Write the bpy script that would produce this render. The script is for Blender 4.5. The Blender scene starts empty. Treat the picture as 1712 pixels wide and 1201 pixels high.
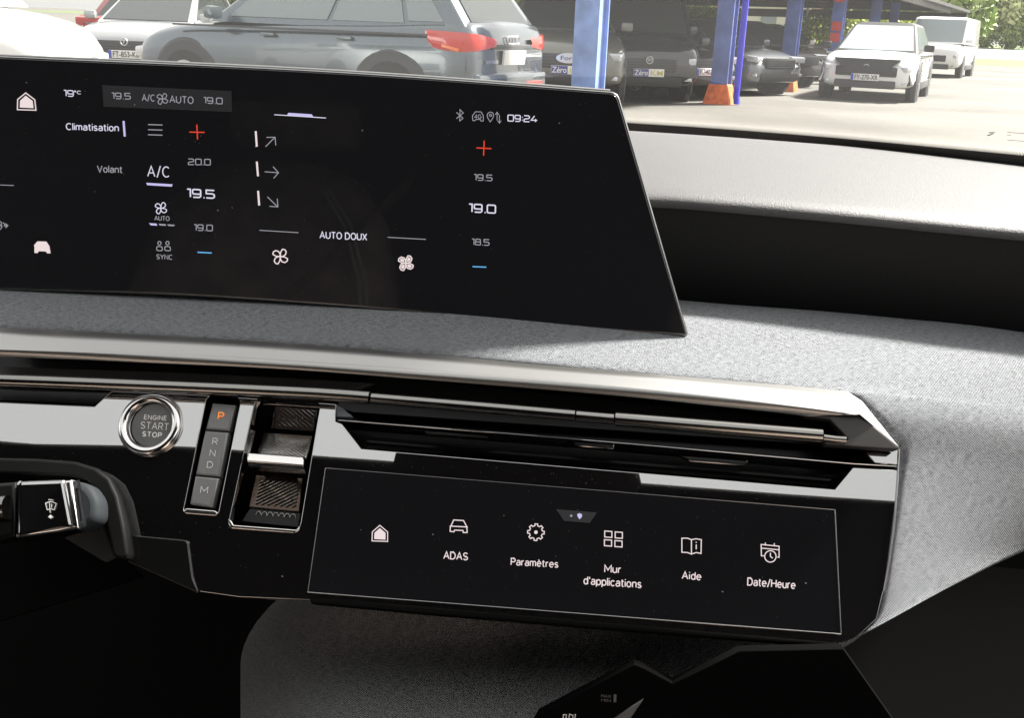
import bpy, bmesh, math, random
import numpy as np
from mathutils import Vector, Matrix
R = math.radians
random.seed(7); rng = np.random.default_rng(7)
sc = bpy.context.scene

# ------------------------------------------------------------ camera
F = 1700.0; CX, CY = 856.0, 600.5
PITCH, YAW, ROLL = R(18.3), R(5.7), R(2.2)
fw = np.array([-math.sin(YAW)*math.cos(PITCH), math.cos(YAW)*math.cos(PITCH), -math.sin(PITCH)])
r0 = np.array([math.cos(YAW), math.sin(YAW), 0.0]); u0 = np.cross(r0, fw)
up = u0*math.cos(ROLL) - r0*math.sin(ROLL); rt = r0*math.cos(ROLL) + u0*math.sin(ROLL)
CAM = np.array([0, 0, 1.2])
cd = bpy.data.cameras.new('camera'); cam = bpy.data.objects.new('camera', cd)
sc.collection.objects.link(cam); sc.camera = cam
cd.sensor_width = 36; cd.lens = 36*F/1712; cd.clip_start = 0.01; cd.clip_end = 2000
M = Matrix([[rt[0], up[0], -fw[0], 0], [rt[1], up[1], -fw[1], 0], [rt[2], up[2], -fw[2], 1.2], [0, 0, 0, 1]])
cam.matrix_world = M

# ------------------------------------------------------------ light
SUN_EL, SUN_AZ = 45.5, 54.0            # azimuth measured from +Y towards +X
w = bpy.data.worlds.new("World"); sc.world = w; w.use_nodes = True
nt = w.node_tree; bg = nt.nodes['Background']
sky = nt.nodes.new('ShaderNodeTexSky'); sky.sky_type = 'NISHITA'; sky.sun_disc = False
sky.sun_elevation = R(SUN_EL); sky.sun_rotation = R(SUN_AZ)
sky.dust_density = 6.0; sky.air_density = 1.2; sky.ozone_density = 0.6; sky.altitude = 100
hs = nt.nodes.new('ShaderNodeHueSaturation'); hs.inputs['Saturation'].default_value = .30
wm = nt.nodes.new('ShaderNodeMix'); wm.data_type = 'RGBA'; wm.blend_type = 'MULTIPLY'; wm.inputs[0].default_value = 1; wm.inputs[7].default_value = (1, .98, .94, 1)
nt.links.new(sky.outputs[0], hs.inputs['Color']); nt.links.new(hs.outputs[0], wm.inputs[6]); 
cn = nt.nodes.new('ShaderNodeTexNoise'); cn.inputs['Scale'].default_value = 1.7; cn.inputs['Detail'].default_value = 5
cr_ = nt.nodes.new('ShaderNodeMapRange'); cr_.inputs[1].default_value = .3; cr_.inputs[2].default_value = .7; cr_.inputs[3].default_value = .65; cr_.inputs[4].default_value = .95
tcw = nt.nodes.new('ShaderNodeTexCoord'); nt.links.new(tcw.outputs['Generated'], cn.inputs['Vector']); nt.links.new(cn.outputs[0], cr_.inputs[0])
cm = nt.nodes.new('ShaderNodeMix'); cm.data_type = 'RGBA'; cm.inputs[7].default_value = (2.12, 2.12, 2.06, 1)
nt.links.new(cr_.outputs[0], cm.inputs[0]); nt.links.new(wm.outputs[2], cm.inputs[6]); nt.links.new(cm.outputs[2], bg.inputs[0]); bg.inputs[1].default_value = 0.125
sl = bpy.data.lights.new('sun', 'SUN'); sl.energy = 5.0; sl.angle = R(6); sl.color = (1, .96, .90)
so = bpy.data.objects.new('sun', sl); sc.collection.objects.link(so)
sd = Vector((math.sin(R(SUN_AZ))*math.cos(R(SUN_EL)), math.cos(R(SUN_AZ))*math.cos(R(SUN_EL)), math.sin(R(SUN_EL))))
so.rotation_euler = sd.to_track_quat('Z', 'Y').to_euler()
EXPO = 2.25
sc.view_settings.view_transform = 'Standard'; sc.view_settings.look = 'None'
sc.view_settings.exposure = EXPO; sc.view_settings.gamma = 1
sc.cycles.max_bounces = 10; sc.cycles.transparent_max_bounces = 16
sc.cycles.glossy_bounces = 5; sc.cycles.diffuse_bounces = 4
sc.cycles.use_denoising = True
sc.cycles.sample_clamp_indirect = 4

# ------------------------------------------------------------ helpers
col = sc.collection
def V(*a): return np.array(a, float)
def ray(x, y): return fw + rt*(x-CX)/F - up*(y-CY)/F
def hit(x, y, pl, off=0.0):
    P, n = pl; P = P + n*off; d = ray(x, y)
    return CAM + d*(np.dot(P-CAM, n)/np.dot(d, n))
def ground_at(px, Y, z=0.0):
    d = ray(px, 60); t = Y/d[1]
    return Vector((d[0]*t, Y, z))
def plane(el, P): a = R(el); return (np.array(P, float), V(0, -math.cos(a), math.sin(a)))
def tag(o, label=None, cat=None, group=None, kind=None):
    if label: o['label'] = label
    if cat: o['category'] = cat
    if group: o['group'] = group
    if kind: o['kind'] = kind
    return o
def empty(name, loc=(0, 0, 0), rz=0, label=None, cat=None, group=None):
    o = bpy.data.objects.new(name, None); col.objects.link(o); o.location = loc; o.rotation_euler = (0, 0, rz)
    o.empty_display_size = .05
    return tag(o, label, cat, group)
def link(name, me, mat, parent=None, smooth=False, local=False):
    o = bpy.data.objects.new(name, me); col.objects.link(o)
    if mat is not None and not me.materials: me.materials.append(mat)
    if smooth:
        me.shade_smooth()
    if parent is not None:
        o.parent = parent
        if not local:
            o.matrix_parent_inverse = world_of(parent).inverted()
    return o
def world_of(o):
    m = Matrix.LocRotScale(o.location, o.rotation_euler, o.scale)
    if o.parent: return world_of(o.parent) @ o.matrix_parent_inverse @ m
    return m
def pydata(name, vs, fs, mat, parent=None, smooth=False, local=False):
    me = bpy.data.meshes.new(name); me.from_pydata([tuple(map(float, v)) for v in vs], [], fs); me.update()
    bm = bmesh.new(); bm.from_mesh(me); bmesh.ops.recalc_face_normals(bm, faces=bm.faces); bm.to_mesh(me); bm.free()
    return link(name, me, mat, parent, smooth, local)
def bevel_me(me, width, seg=2, angle=35):
    bm = bmesh.new(); bm.from_mesh(me)
    es = [e for e in bm.edges if len(e.link_faces) == 2 and e.calc_face_angle(0) > R(angle)]
    bmesh.ops.bevel(bm, geom=es, offset=width, segments=seg, profile=.6, affect='EDGES', clamp_overlap=True)
    for f_ in bm.faces: f_.smooth = True
    bm.to_mesh(me); bm.free()
    me.set_sharp_from_angle(angle=R(40))

# material --------------------------------------------------------------
def mat(name, color, rough=.5, metal=0, ior=1.5, emit=None, es=1, coat=0, noise=None, bump=None, ani=0, rnoise=None):
    m = bpy.data.materials.new(name); m.use_nodes = True; t = m.node_tree; b = t.nodes['Principled BSDF']
    b.inputs['Base Color'].default_value = (*color, 1); b.inputs['Roughness'].default_value = rough
    b.inputs['Metallic'].default_value = metal; b.inputs['IOR'].default_value = ior
    b.inputs['Coat Weight'].default_value = coat; b.inputs['Coat Roughness'].default_value = .03
    b.inputs['Anisotropic'].default_value = ani
    if emit: b.inputs['Emission Color'].default_value = (*emit, 1); b.inputs['Emission Strength'].default_value = es
    tc = t.nodes.new('ShaderNodeTexCoord')
    if noise:                                     # (scale, amount, detail)
        n = t.nodes.new('ShaderNodeTexNoise'); n.inputs['Scale'].default_value = noise[0]; n.inputs['Detail'].default_value = noise[2]
        mx = t.nodes.new('ShaderNodeMix'); mx.data_type = 'RGBA'
        mx.inputs[6].default_value = (*[c*(1-noise[1]) for c in color], 1); mx.inputs[7].default_value = (*[min(1, c*(1+noise[1])) for c in color], 1)
        rp = t.nodes.new('ShaderNodeMapRange'); rp.inputs[1].default_value = .3; rp.inputs[2].default_value = .7
        t.links.new(tc.outputs['Object'], n.inputs['Vector']); t.links.new(n.outputs[0], rp.inputs[0]); t.links.new(rp.outputs[0], mx.inputs[0]); t.links.new(mx.outputs[2], b.inputs['Base Color'])
    if rnoise:
        n = t.nodes.new('ShaderNodeTexNoise'); n.inputs['Scale'].default_value = rnoise[0]; n.inputs['Detail'].default_value = 4
        rp = t.nodes.new('ShaderNodeMapRange'); rp.inputs[1].default_value = .35; rp.inputs[2].default_value = .7
        rp.inputs[3].default_value = rough; rp.inputs[4].default_value = rnoise[1]
        t.links.new(tc.outputs['Object'], n.inputs['Vector']); t.links.new(n.outputs[0], rp.inputs[0]); t.links.new(rp.outputs[0], b.inputs['Roughness'])
    if bump:                                      # (scale, distance, strength)
        n = t.nodes.new('ShaderNodeTexNoise'); n.inputs['Scale'].default_value = bump[0]; n.inputs['Detail'].default_value = 3
        bp = t.nodes.new('ShaderNodeBump'); bp.inputs['Distance'].default_value = bump[1]; bp.inputs['Strength'].default_value = bump[2]
        t.links.new(tc.outputs['Object'], n.inputs['Vector']); t.links.new(n.outputs[0], bp.inputs['Height']); t.links.new(bp.outputs[0], b.inputs['Normal'])
    return m
K = 2**(-EXPO)
def glow(name, c, s=.9): return mat(name, (.01, .01, .01), .4, emit=c, es=s*K)

def fabric_mat(name, dark, light, scale=1.0):
    m = bpy.data.materials.new(name); m.use_nodes = True; t = m.node_tree; N = t.nodes; L = t.links; b = N['Principled BSDF']
    b.inputs['Roughness'].default_value = .85; b.inputs['Sheen Weight'].default_value = .25; b.inputs['Sheen Roughness'].default_value = .5
    b.inputs['Specular IOR Level'].default_value = .3
    uv = N.new('ShaderNodeUVMap')
    def mp(rot, sx, sy):
        q = N.new('ShaderNodeMapping'); q.inputs['Rotation'].default_value = (0, 0, R(rot)); q.inputs['Scale'].default_value = (sx*scale, sy*scale, 1)
        L.new(uv.outputs[0], q.inputs[0]); return q
    def wave(rot, s, dist):
        q = N.new('ShaderNodeTexWave'); q.wave_type = 'BANDS'; q.inputs['Scale'].default_value = s*scale; q.inputs['Distortion'].default_value = dist
        q.inputs['Detail'].default_value = 2; q.inputs['Detail Scale'].default_value = 1.5
        L.new(mp(rot, 1, 1).outputs[0], q.inputs[0]); return q
    w1 = wave(38, 300, 1.6); w2 = wave(128, 300, 1.6)
    n1 = N.new('ShaderNodeTexNoise'); n1.inputs['Scale'].default_value = 1; n1.inputs['Detail'].default_value = 3; L.new(mp(4, 280, 2000).outputs[0], n1.inputs[0])
    n2 = N.new('ShaderNodeTexNoise'); n2.inputs['Scale'].default_value = 1; n2.inputs['Detail'].default_value = 3; L.new(mp(4, 2000, 280).outputs[0], n2.inputs[0])
    n3 = N.new('ShaderNodeTexNoise'); n3.inputs['Scale'].default_value = 45*scale; n3.inputs['Detail'].default_value = 3; L.new(mp(0, 1, 1).outputs[0], n3.inputs[0])
    def math_(op, a, c):
        q = N.new('ShaderNodeMath'); q.operation = op
        for i, x in enumerate((a, c)):
            if isinstance(x, (int, float)): q.inputs[i].default_value = x
            else: L.new(x, q.inputs[i])
        return q.outputs[0]
    weave = math_('ADD', w1.outputs[1], w2.outputs[1])
    thr = math_('ADD', math_('MULTIPLY', n1.outputs[0], 1.25), math_('MULTIPLY', n2.outputs[0], .75))
    mixv = math_('ADD', math_('MULTIPLY', weave, .34), math_('ADD', math_('MULTIPLY', thr, 1.6), math_('MULTIPLY', n3.outputs[0], .06)))
    rp = N.new('ShaderNodeMapRange'); rp.inputs[1].default_value = 1.56; rp.inputs[2].default_value = 2.20; L.new(mixv, rp.inputs[0])
    mx = N.new('ShaderNodeMix'); mx.data_type = 'RGBA'; mx.inputs[6].default_value = (*dark, 1); mx.inputs[7].default_value = (*light, 1)
    L.new(rp.outputs[0], mx.inputs[0]); L.new(mx.outputs[2], b.inputs['Base Color'])
    bp = N.new('ShaderNodeBump'); bp.inputs['Distance'].default_value = .0006; bp.inputs['Strength'].default_value = .8
    L.new(math_('ADD', weave, thr), bp.inputs['Height']); L.new(bp.outputs[0], b.inputs['Normal'])
    return m

def glass_mat(name, tint, refl_rough=0.0, ior=1.5, extra=0.0):
    m = bpy.data.materials.new(name); m.use_nodes = True; t = m.node_tree; N = t.nodes; L = t.links
    N.remove(N['Principled BSDF']); out = N['Material Output']
    tr = N.new('ShaderNodeBsdfTransparent'); tr.inputs[0].default_value = (*tint, 1)
    gl = N.new('ShaderNodeBsdfGlossy'); gl.inputs['Roughness'].default_value = refl_rough
    fr = N.new('ShaderNodeFresnel'); fr.inputs[0].default_value = ior
    mx = N.new('ShaderNodeMixShader'); L.new(fr.outputs[0], mx.inputs[0]); L.new(tr.outputs[0], mx.inputs[1]); L.new(gl.outputs[0], mx.inputs[2])
    if extra:
        df = N.new('ShaderNodeBsdfDiffuse'); df.inputs[0].default_value = (.8, .8, .78, 1); ts_ = N.new('ShaderNodeBsdfTranslucent'); ts_.inputs[0].default_value = (.8, .8, .78, 1)
        ad = N.new('ShaderNodeMixShader'); L.new(df.outputs[0], ad.inputs[1]); L.new(ts_.outputs[0], ad.inputs[2])
        m2 = N.new('ShaderNodeMixShader'); m2.inputs[0].default_value = extra; L.new(mx.outputs[0], m2.inputs[1]); L.new(ad.outputs[0], m2.inputs[2]); L.new(m2.outputs[0], out.inputs[0])
    else: L.new(mx.outputs[0], out.inputs[0])
    return m

GLOSS = mat('piano_black', (.006, .006, .007), .008, ior=5.5, bump=(9, .0006, .03), rnoise=(60, .014))
GLOSSD = mat('piano_black_vent', (.004, .004, .004), .25, ior=1.35, bump=(14, .0006, .2))
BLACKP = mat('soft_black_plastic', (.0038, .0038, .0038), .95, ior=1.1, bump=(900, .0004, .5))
COVER = mat('grained_dash_plastic', (.046, .046, .048), .55, ior=1.5, bump=(1200, .0006, .6), noise=(700, .16, 3))
DARKFACE = mat('dark_padded_face', (.007, .007, .007), .8, ior=1.35, bump=(700, .0004, .4))
SATIN = mat('satin_aluminium', (.385, .38, .37), .34, metal=1)
SATIN2 = mat('satin_bar', (.27, .265, .255), .17, metal=1)
DSATIN = mat('dark_satin_end', (.05, .048, .046), .42, metal=.5)
CHROME = mat('chrome', (.80, .775, .765), .13, metal=1)
DCHROME = mat('smoked_chrome', (.34, .33, .33), .14, metal=1)
KEY = mat('grey_key', (.24, .24, .24), .42, metal=.5, ior=1.5, bump=(1500, .0002, .3))
BTN = mat('button_face', (.13, .13, .125), .42, metal=.3, noise=(60, .15, 2))
PRINT = mat('white_print', (.92, .92, .90), .5)
KPRINT = mat('key_print', (.85, .85, .85), .5)
SCREEN = mat('display_glass', (.003, .003, .0035), .02, ior=1.6, emit=(.9, .9, 1.0), es=.0060*K, rnoise=(35, .06))
SCREEN2 = mat('touch_glass', (.003, .003, .0035), .03, ior=1.3, emit=(.9, .9, 1.0), es=.0050*K, rnoise=(45, .07))
EDGE = mat('screen_edge', (.45, .45, .45), .2, metal=1)
CASE = mat('display_case', (.02, .02, .02), .35, ior=1.5)
WH = glow('lit_white', (.86, .83, 1.0), .85); WHP = glow('lit_pink_white', (1.0, .84, .84), .85); WHG = glow('lit_grey', (.75, .75, .82), .42)
DIM = glow('lit_dim_grey', (.6, .6, .6), .22); RED = glow('lit_red', (1, .07, .03), .75); BLUE = glow('lit_blue', (.15, .55, 1), .8)
ORG = glow('lit_orange', (1, .30, .05), 1.0); PILL = glow('lit_pill', (.5, .52, .62), .020); VLT = glow('lit_violet', (.66, .62, 1), .85)
FAB = fabric_mat('grey_woven_fabric', (.004, .0055, .008), (.205, .219, .240))
FABD = fabric_mat('charcoal_woven_fabric', (.02, .02, .02), (.16, .16, .158), 1.0)
GREY = mat('grey_cap', (.022, .025, .028), .6, ior=1.15)
BROWN = mat('brown_ribbed', (.085, .06, .045), .22, metal=.7)
ALU = mat('ribbed_aluminium', (.42, .41, .39), .22, metal=1)

# surfaces traced on planes
CEN = CAM + ray(960, 920)*.48
PF = plane(35, CEN)                                    # fascia plane
XU = V(1, 0, 0); VU = V(0, math.sin(R(35)), math.cos(R(35))); NU = PF[1]

def plate(name, px, pl=PF, off=0.0, thick=.004, m=GLOSS, parent=None, bev=.0005, holes=(), smooth=0):
    """polygon traced on a plane, given real thickness behind the front face"""
    P, n = pl; U = V(1, 0, 0); W = np.cross(n, U); O = P + n*off
    if abs(U @ n) > .001: U = U - n*(U@n); U /= np.linalg.norm(U); W = np.cross(n, U)
    cu = bpy.data.curves.new(name, 'CURVE'); cu.dimensions = '2D'; cu.fill_mode = 'BOTH'
    for poly in [px, *holes]:
        sp = cu.splines.new('POLY'); sp.points.add(len(poly)-1); sp.use_cyclic_u = True
        for q, (x, y) in zip(sp.points, poly):
            h = hit(x, y, pl, off) - O; q.co = (h@U, h@W, 0, 1)
    cu.extrude = max(thick/2 - bev, 1e-5); cu.bevel_depth = bev; cu.bevel_resolution = 2 if bev > .0003 else 0; cu.offset = -bev
    o = bpy.data.objects.new('tmp', cu); col.objects.link(o)
    dg = bpy.context.evaluated_depsgraph_get(); me = bpy.data.meshes.new_from_object(o.evaluated_get(dg))
    bpy.data.objects.remove(o)
    for v in me.vertices:
        p = O + U*v.co.x + W*v.co.y + n*(v.co.z - thick/2); v.co = Vector(p)
    me.materials.clear()
    if bev > .0003:
        bm = bmesh.new(); bm.from_mesh(me); bmesh.ops.remove_doubles(bm, verts=bm.verts, dist=1e-6)
        for f_ in bm.faces: f_.smooth = True
        bm.to_mesh(me); bm.free(); me.set_sharp_from_angle(angle=R(40)); nv = Vector(n)
        for f_ in me.polygons:
            if abs(f_.normal.dot(nv)) > .998: f_.use_smooth = False
    me.name = name
    return link(name, me, m, parent)

def rounded(poly, r, n=5):
    out = []; N = len(poly)
    for i in range(N):
        p = np.array(poly[i], float); a = np.array(poly[i-1], float); b = np.array(poly[(i+1) % N], float)
        ri = r[i] if isinstance(r, (list, tuple)) else r
        if ri <= 0: out.append(tuple(p)); continue
        da = (a-p)/np.linalg.norm(a-p); db = (b-p)/np.linalg.norm(b-p)
        ri = min(ri, np.linalg.norm(a-p)*.45, np.linalg.norm(b-p)*.45)
        A, B = p+da*ri, p+db*ri
        for k in range(n+1):
            t = k/n; out.append(tuple((1-t)**2*A + 2*t*(1-t)*p + t*t*B))
    return out

def ell(cx, cy, rx, ry, n=24, rot=0, a0=0, a1=360):
    c = []
    for k in range(n + (0 if a1-a0 == 360 else 1)):
        a = R(a0 + (a1-a0)*k/n); x, y = rx*math.cos(a), ry*math.sin(a); cr, sr = math.cos(R(rot)), math.sin(R(rot))
        c.append((cx + x*cr - y*sr, cy + x*sr + y*cr))
    return c

def strokes(name, lines, width, pl, off, m, parent, fills=()):
    """printed / lit line drawing: ribbons of a given pixel width on a plane"""
    vs, fs = [], []
    for ln in lines:
        wd = width
        closed = len(ln) > 2 and ln[0] == ln[-1]
        pts = [np.array(p, float) for p in (ln[:-1] if closed else ln)]; n = len(pts); base = len(vs)
        for i in range(n):
            d1 = pts[i]-pts[i-1] if (i > 0 or closed) else pts[1]-pts[0]
            d2 = pts[(i+1) % n]-pts[i] if (i < n-1 or closed) else d1
            d1 = d1/(np.linalg.norm(d1)+1e-9); d2 = d2/(np.linalg.norm(d2)+1e-9)
            nn = np.array([-(d1+d2)[1], (d1+d2)[0]]); nn /= (np.linalg.norm(nn)+1e-9)
            c = max(.45, abs(nn @ np.array([-d1[1], d1[0]]))); k = wd/2/c
            for s in (-1, 1): q = pts[i]+nn*k*s; vs.append(hit(q[0], q[1], pl, off))
        for i in range(n if closed else n-1):
            a, b = base+2*i, base+2*((i+1) % n); fs.append((a, b, b+1, a+1))
    for poly in fills:
        base = len(vs)
        for q in poly: vs.append(hit(q[0], q[1], pl, off))
        fs.append(tuple(range(base, base+len(poly))))
    return pydata(name, vs, fs, m, parent)

_font_cache = {}
def glyphs(txt, bold=0.0, spacing=1.0):
    cu = bpy.data.curves.new('t', 'FONT'); cu.body = txt; cu.offset = bold; cu.space_character = spacing; cu.resolution_u = 3
    o = bpy.data.objects.new('tmp', cu); col.objects.link(o)
    dg = bpy.context.evaluated_depsgraph_get(); me = bpy.data.meshes.new_from_object(o.evaluated_get(dg)); bpy.data.objects.remove(o)
    return me
def text(txt, x0, y0, x1, y1, cap, pl, off, m, parent, lean=0.0, bold=.012, name='lettering', spacing=1.0):
    """baseline from (x0,y0) to (x1,y1) in photo pixels, capital height cap pixels"""
    me = glyphs(txt, bold, spacing); xs = [v.co.x for v in me.vertices]; a, b = min(xs), max(xs)
    d = np.array([x1-x0, y1-y0], float); L_ = np.linalg.norm(d); e = d/L_; lr = R(lean)
    upv = np.array([math.sin(lr), -math.cos(lr)])
    for v in me.vertices:
        q = np.array([x0, y0]) + e*(v.co.x-a)/(b-a)*L_ + upv*v.co.y/.70*cap
        v.co = Vector(hit(q[0], q[1], pl, off))
    me.materials.clear()
    return link(name, me, m, parent)

# squared digit stroke font, unit cell: width .8, height 1 (y up)
r_ = .16
def _rr(x0, y0, x1, y1): return rounded([(x0, y0), (x1, y0), (x1, y1), (x0, y1)], r_, 3)
_c = lambda p: p+[p[0]]
DIG = {
 '0': [_c(_rr(0, 0, .85, 1))], '1': [[(0, 1), (.32, 1), (.32, 0)]],
 '9': [_c(_rr(0, .42, .8, 1)), [(.8, .7), (.8, .16), (.64, 0), (.05, 0)]],
 '5': [[(.8, 1), (0, 1), (0, .55), (.64, .55), (.8, .42), (.8, .14), (.64, 0), (0, 0)]],
 '2': [[(0, 1), (.64, 1), (.8, .86), (.8, .64), (.64, .52), (.16, .46), (0, .34), (0, 0), (.82, 0)]],
 '8': [_c(_rr(.04, .52, .78, 1)), _c(_rr(0, 0, .82, .52))], '4': [[(.5, 1), (0, .28), (.9, .28)], [(.66, .5), (.66, 0)]],
 '.': [[(0, 0), (.1, 0)]], ':': [[(0, .22), (.1, .22)], [(0, .72), (.1, .72)]], 'C': [[(.75, 1), (.15, 1), (0, .86), (0, .14), (.15, 0), (.75, 0)]],
 'o': [_c(_rr(0, .45, .35, .8))]}
ADV = {'1': .55, '.': .28, ':': .3, 'o': .5, '4': 1.1}
def digits(s, x0, y0, x1, y1, h, wd, pl, off, m, parent, lean=0.0, name='reading'):
    tot = 0; pos = []
    for ch in s: pos.append(tot); tot += ADV.get(ch, 1.08)
    tot -= .24
    d = np.array([x1-x0, y1-y0], float); L_ = np.linalg.norm(d); e = d/L_; k = L_/tot; upv = np.array([math.sin(R(lean)), -math.cos(R(lean))])
    lines = []
    for ch, p in zip(s, pos):
        for ln in DIG[ch]:
            q = [tuple(np.array([x0, y0]) + e*(p+a)*k + upv*b*h) for a, b in ln]
            if ln[0] == ln[-1]: q[-1] = q[0]
            lines.append(q)
    return strokes(name, lines, wd, pl, off, m, parent)

# plain grotesque stroke alphabet: (advance width, polylines), cap height 1, x-height .72
def A_(cx, cy, rx, ry, a0, a1, n=8): return [(cx+rx*math.cos(R(a0+(a1-a0)*k/n)), cy+ry*math.sin(R(a0+(a1-a0)*k/n))) for k in range(n+1)]
_o = A_(.27, .36, .27, .36, 0, 360, 16); _o[-1] = _o[0]
_O = A_(.38, .5, .38, .5, 0, 360, 20); _O[-1] = _O[0]
_b = A_(.27, .36, .25, .36, 0, 360, 16); _b[-1] = _b[0]
ALPHA = {
 'A': (.74, [[(0, 0), (.37, 1), (.74, 0)], [(.14, .34), (.60, .34)]]), 'D': (.68, [[(0, 0), (0, 1), (.3, 1)]+A_(.3, .5, .38, .5, 90, -90)+[(0, 0)]]),
 'S': (.60, [A_(.30, .74, .28, .26, 25, 270)+A_(.30, .24, .30, .24, 90, -155)]), 'P': (.58, [[(0, 0), (0, 1), (.32, 1)]+A_(.32, .73, .27, .27, 90, -90)+[(0, .46)]]),
 'M': (.84, [[(0, 0), (0, 1), (.42, .3), (.84, 1), (.84, 0)]]), 'H': (.68, [[(0, 0), (0, 1)], [(.68, 0), (.68, 1)], [(0, .52), (.68, .52)]]),
 'C': (.68, [A_(.38, .5, .38, .5, 48, 312, 14)]), 'V': (.70, [[(0, 1), (.35, 0), (.70, 1)]]), 'U': (.66, [[(0, 1), (0, .33)]+A_(.33, .33, .33, .33, 180, 360)+[(.66, 1)]]),
 'T': (.62, [[(0, 1), (.62, 1)], [(.31, 1), (.31, 0)]]), 'O': (.76, [_O]), 'X': (.64, [[(0, 0), (.64, 1)], [(0, 1), (.64, 0)]]), 'Y': (.66, [[(0, 1), (.33, .48), (.66, 1)], [(.33, .48), (.33, 0)]]),
 'N': (.68, [[(0, 0), (0, 1), (.68, 0), (.68, 1)]]), 'E': (.52, [[(.52, 0), (0, 0), (0, 1), (.52, 1)], [(0, .52), (.47, .52)]]), 'I': (0.0, [[(0, 0), (0, 1)]]),
 'G': (.74, [A_(.38, .5, .38, .5, 48, 330, 14)+[(.74, .46), (.42, .46)]]), 'R': (.60, [[(0, 0), (0, 1), (.32, 1)]+A_(.32, .74, .26, .26, 90, -90)+[(0, .48)], [(.30, .48), (.60, 0)]]),
 '4': (.6, [[(.46, 0), (.46, 1), (0, .26), (.6, .26)]]), '/': (.36, [[(0, -.08), (.36, 1.06)]]), "'": (.04, [[(.02, 1.02), (.02, .74)]]),
 'a': (.50, [[(.50, 0), (.50, .46)]+A_(.27, .47, .23, .25, 0, 155), [(.50, .42), (.22, .40)]+A_(.20, .20, .19, .20, 90, 270)+[(.36, .03), (.50, .18)]]),
 'r': (.30, [[(0, 0), (0, .72)], [(0, .42)]+A_(.26, .46, .24, .25, 170, 80, 5)]), 'm': (.80, [[(0, 0), (0, .72)], [(0, .45)]+A_(.20, .50, .20, .22, 180, 0)+[(.40, 0)], [(.40, .45)]+A_(.60, .50, .20, .22, 180, 0)+[(.80, 0)]]),
 'e': (.54, [[(.02, .38), (.54, .38)]+A_(.27, .36, .27, .36, 5, 315, 14)]), 't': (.30, [[(.11, .95), (.11, .16), (.18, .02), (.30, .0)], [(-.03, .72), (.30, .72)]]),
 's': (.44, [A_(.22, .54, .20, .18, 25, 270)+A_(.22, .18, .22, .18, 90, -155)]), 'u': (.50, [[(0, .72), (0, .24)]+A_(.25, .24, .25, .24, 180, 350)+[(.50, .24)], [(.50, .72), (.50, 0)]]),
 'd': (.52, [_b, [(.52, 1.04), (.52, 0)]]), 'p': (.52, [[(0, .72), (0, -.26)], _o]), 'l': (.0, [[(0, 0), (0, 1.04)]]), 'i': (.0, [[(0, 0), (0, .72)], [(0, .93), (0, 1.03)]]),
 'c': (.48, [A_(.27, .36, .27, .36, 45, 315, 12)]), 'o': (.54, [_o]), 'n': (.50, [[(0, 0), (0, .72)], [(0, .45)]+A_(.25, .47, .25, .25, 180, 0)+[(.50, 0)]]), ' ': (.16, []),
}
ALPHA['è'] = (.54, ALPHA['e'][1]+[[(.16, 1.0), (.32, .84)]])
def words(txt, x0, y0, x1, y1, cap, pl, off, m, parent, lean=0.0, wt=.15, gap=.23, name='lettering'):
    pos, x = [], 0
    for ch in txt: pos.append(x); x += ALPHA[ch][0]+gap
    tot = x-gap; d = np.array([x1-x0, y1-y0], float); L_ = np.linalg.norm(d); e = d/L_; k = L_/tot; upv = np.array([math.sin(R(lean)), -math.cos(R(lean))]); lines = []
    for ch, p in zip(txt, pos):
        for ln in ALPHA[ch][1]:
            q = [tuple(np.array([x0, y0]) + e*(p+a)*k + upv*b*cap) for a, b in ln]
            if ln[0] == ln[-1]: q[-1] = q[0]
            lines.append(q)
    return strokes(name, lines, wt*cap, pl, off, m, parent)

def loft(name, rails, m, parent=None, smooth=True, uv=True, thick=0, sharp=None):
    """rails: list of equal-length lists of 3-D points"""
    nr, nc = len(rails), len(rails[0]); vs = [p for rl in rails for p in rl]
    fs = [(i*nc+j, i*nc+j+1, (i+1)*nc+j+1, (i+1)*nc+j) for i in range(nr-1) for j in range(nc-1)]
    me = bpy.data.meshes.new(name); me.from_pydata([tuple(map(float, v)) for v in vs], [], fs); me.update()
    if uv:
        ul = me.uv_layers.new(name='UVMap')
        A = np.array(vs).reshape(nr, nc, 3)
        du = np.concatenate([[0], np.cumsum(np.linalg.norm(np.diff(A.mean(0), axis=0), axis=1))])
        dv = np.concatenate([np.zeros((1, nc)), np.cumsum(np.linalg.norm(np.diff(A, axis=0), axis=2), axis=0)])
        for lp in me.loops:
            i, j = divmod(lp.vertex_index, nc); q = me.vertices[lp.vertex_index].co; ul.data[lp.index].uv = (q.x*1.0+q.y*.15, q.y*.8+q.z*.75)
    if thick:
        bm = bmesh.new(); bm.from_mesh(me); bmesh.ops.solidify(bm, geom=bm.faces[:], thickness=thick); bm.to_mesh(me); bm.free()
    o = link(name, me, m, parent, smooth)
    if sharp: me.set_sharp_from_angle(angle=R(sharp))
    return o
def resample(pts, n, kx=0):
    """resample a pixel polyline to n points (Catmull-Rom)"""
    P = np.array(pts, float); t = np.concatenate([[0], np.cumsum(np.linalg.norm(np.diff(P, axis=0), axis=1))]); s = np.linspace(0, t[-1], n); out = []
    for v in s:
        i = min(max(np.searchsorted(t, v)-1, 0), len(P)-2); u = (v-t[i])/(t[i+1]-t[i])
        p0, p1, p2, p3 = P[max(i-1, 0)], P[i], P[i+1], P[min(i+2, len(P)-1)]
        lin = p1+(p2-p1)*u
        cr = .5*((2*p1)+(-p0+p2)*u+(2*p0-5*p1+4*p2-p3)*u*u+(-p0+3*p1-3*p2+p3)*u**3)
        out.append(cr if kx == 0 else lin)
    return out
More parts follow.
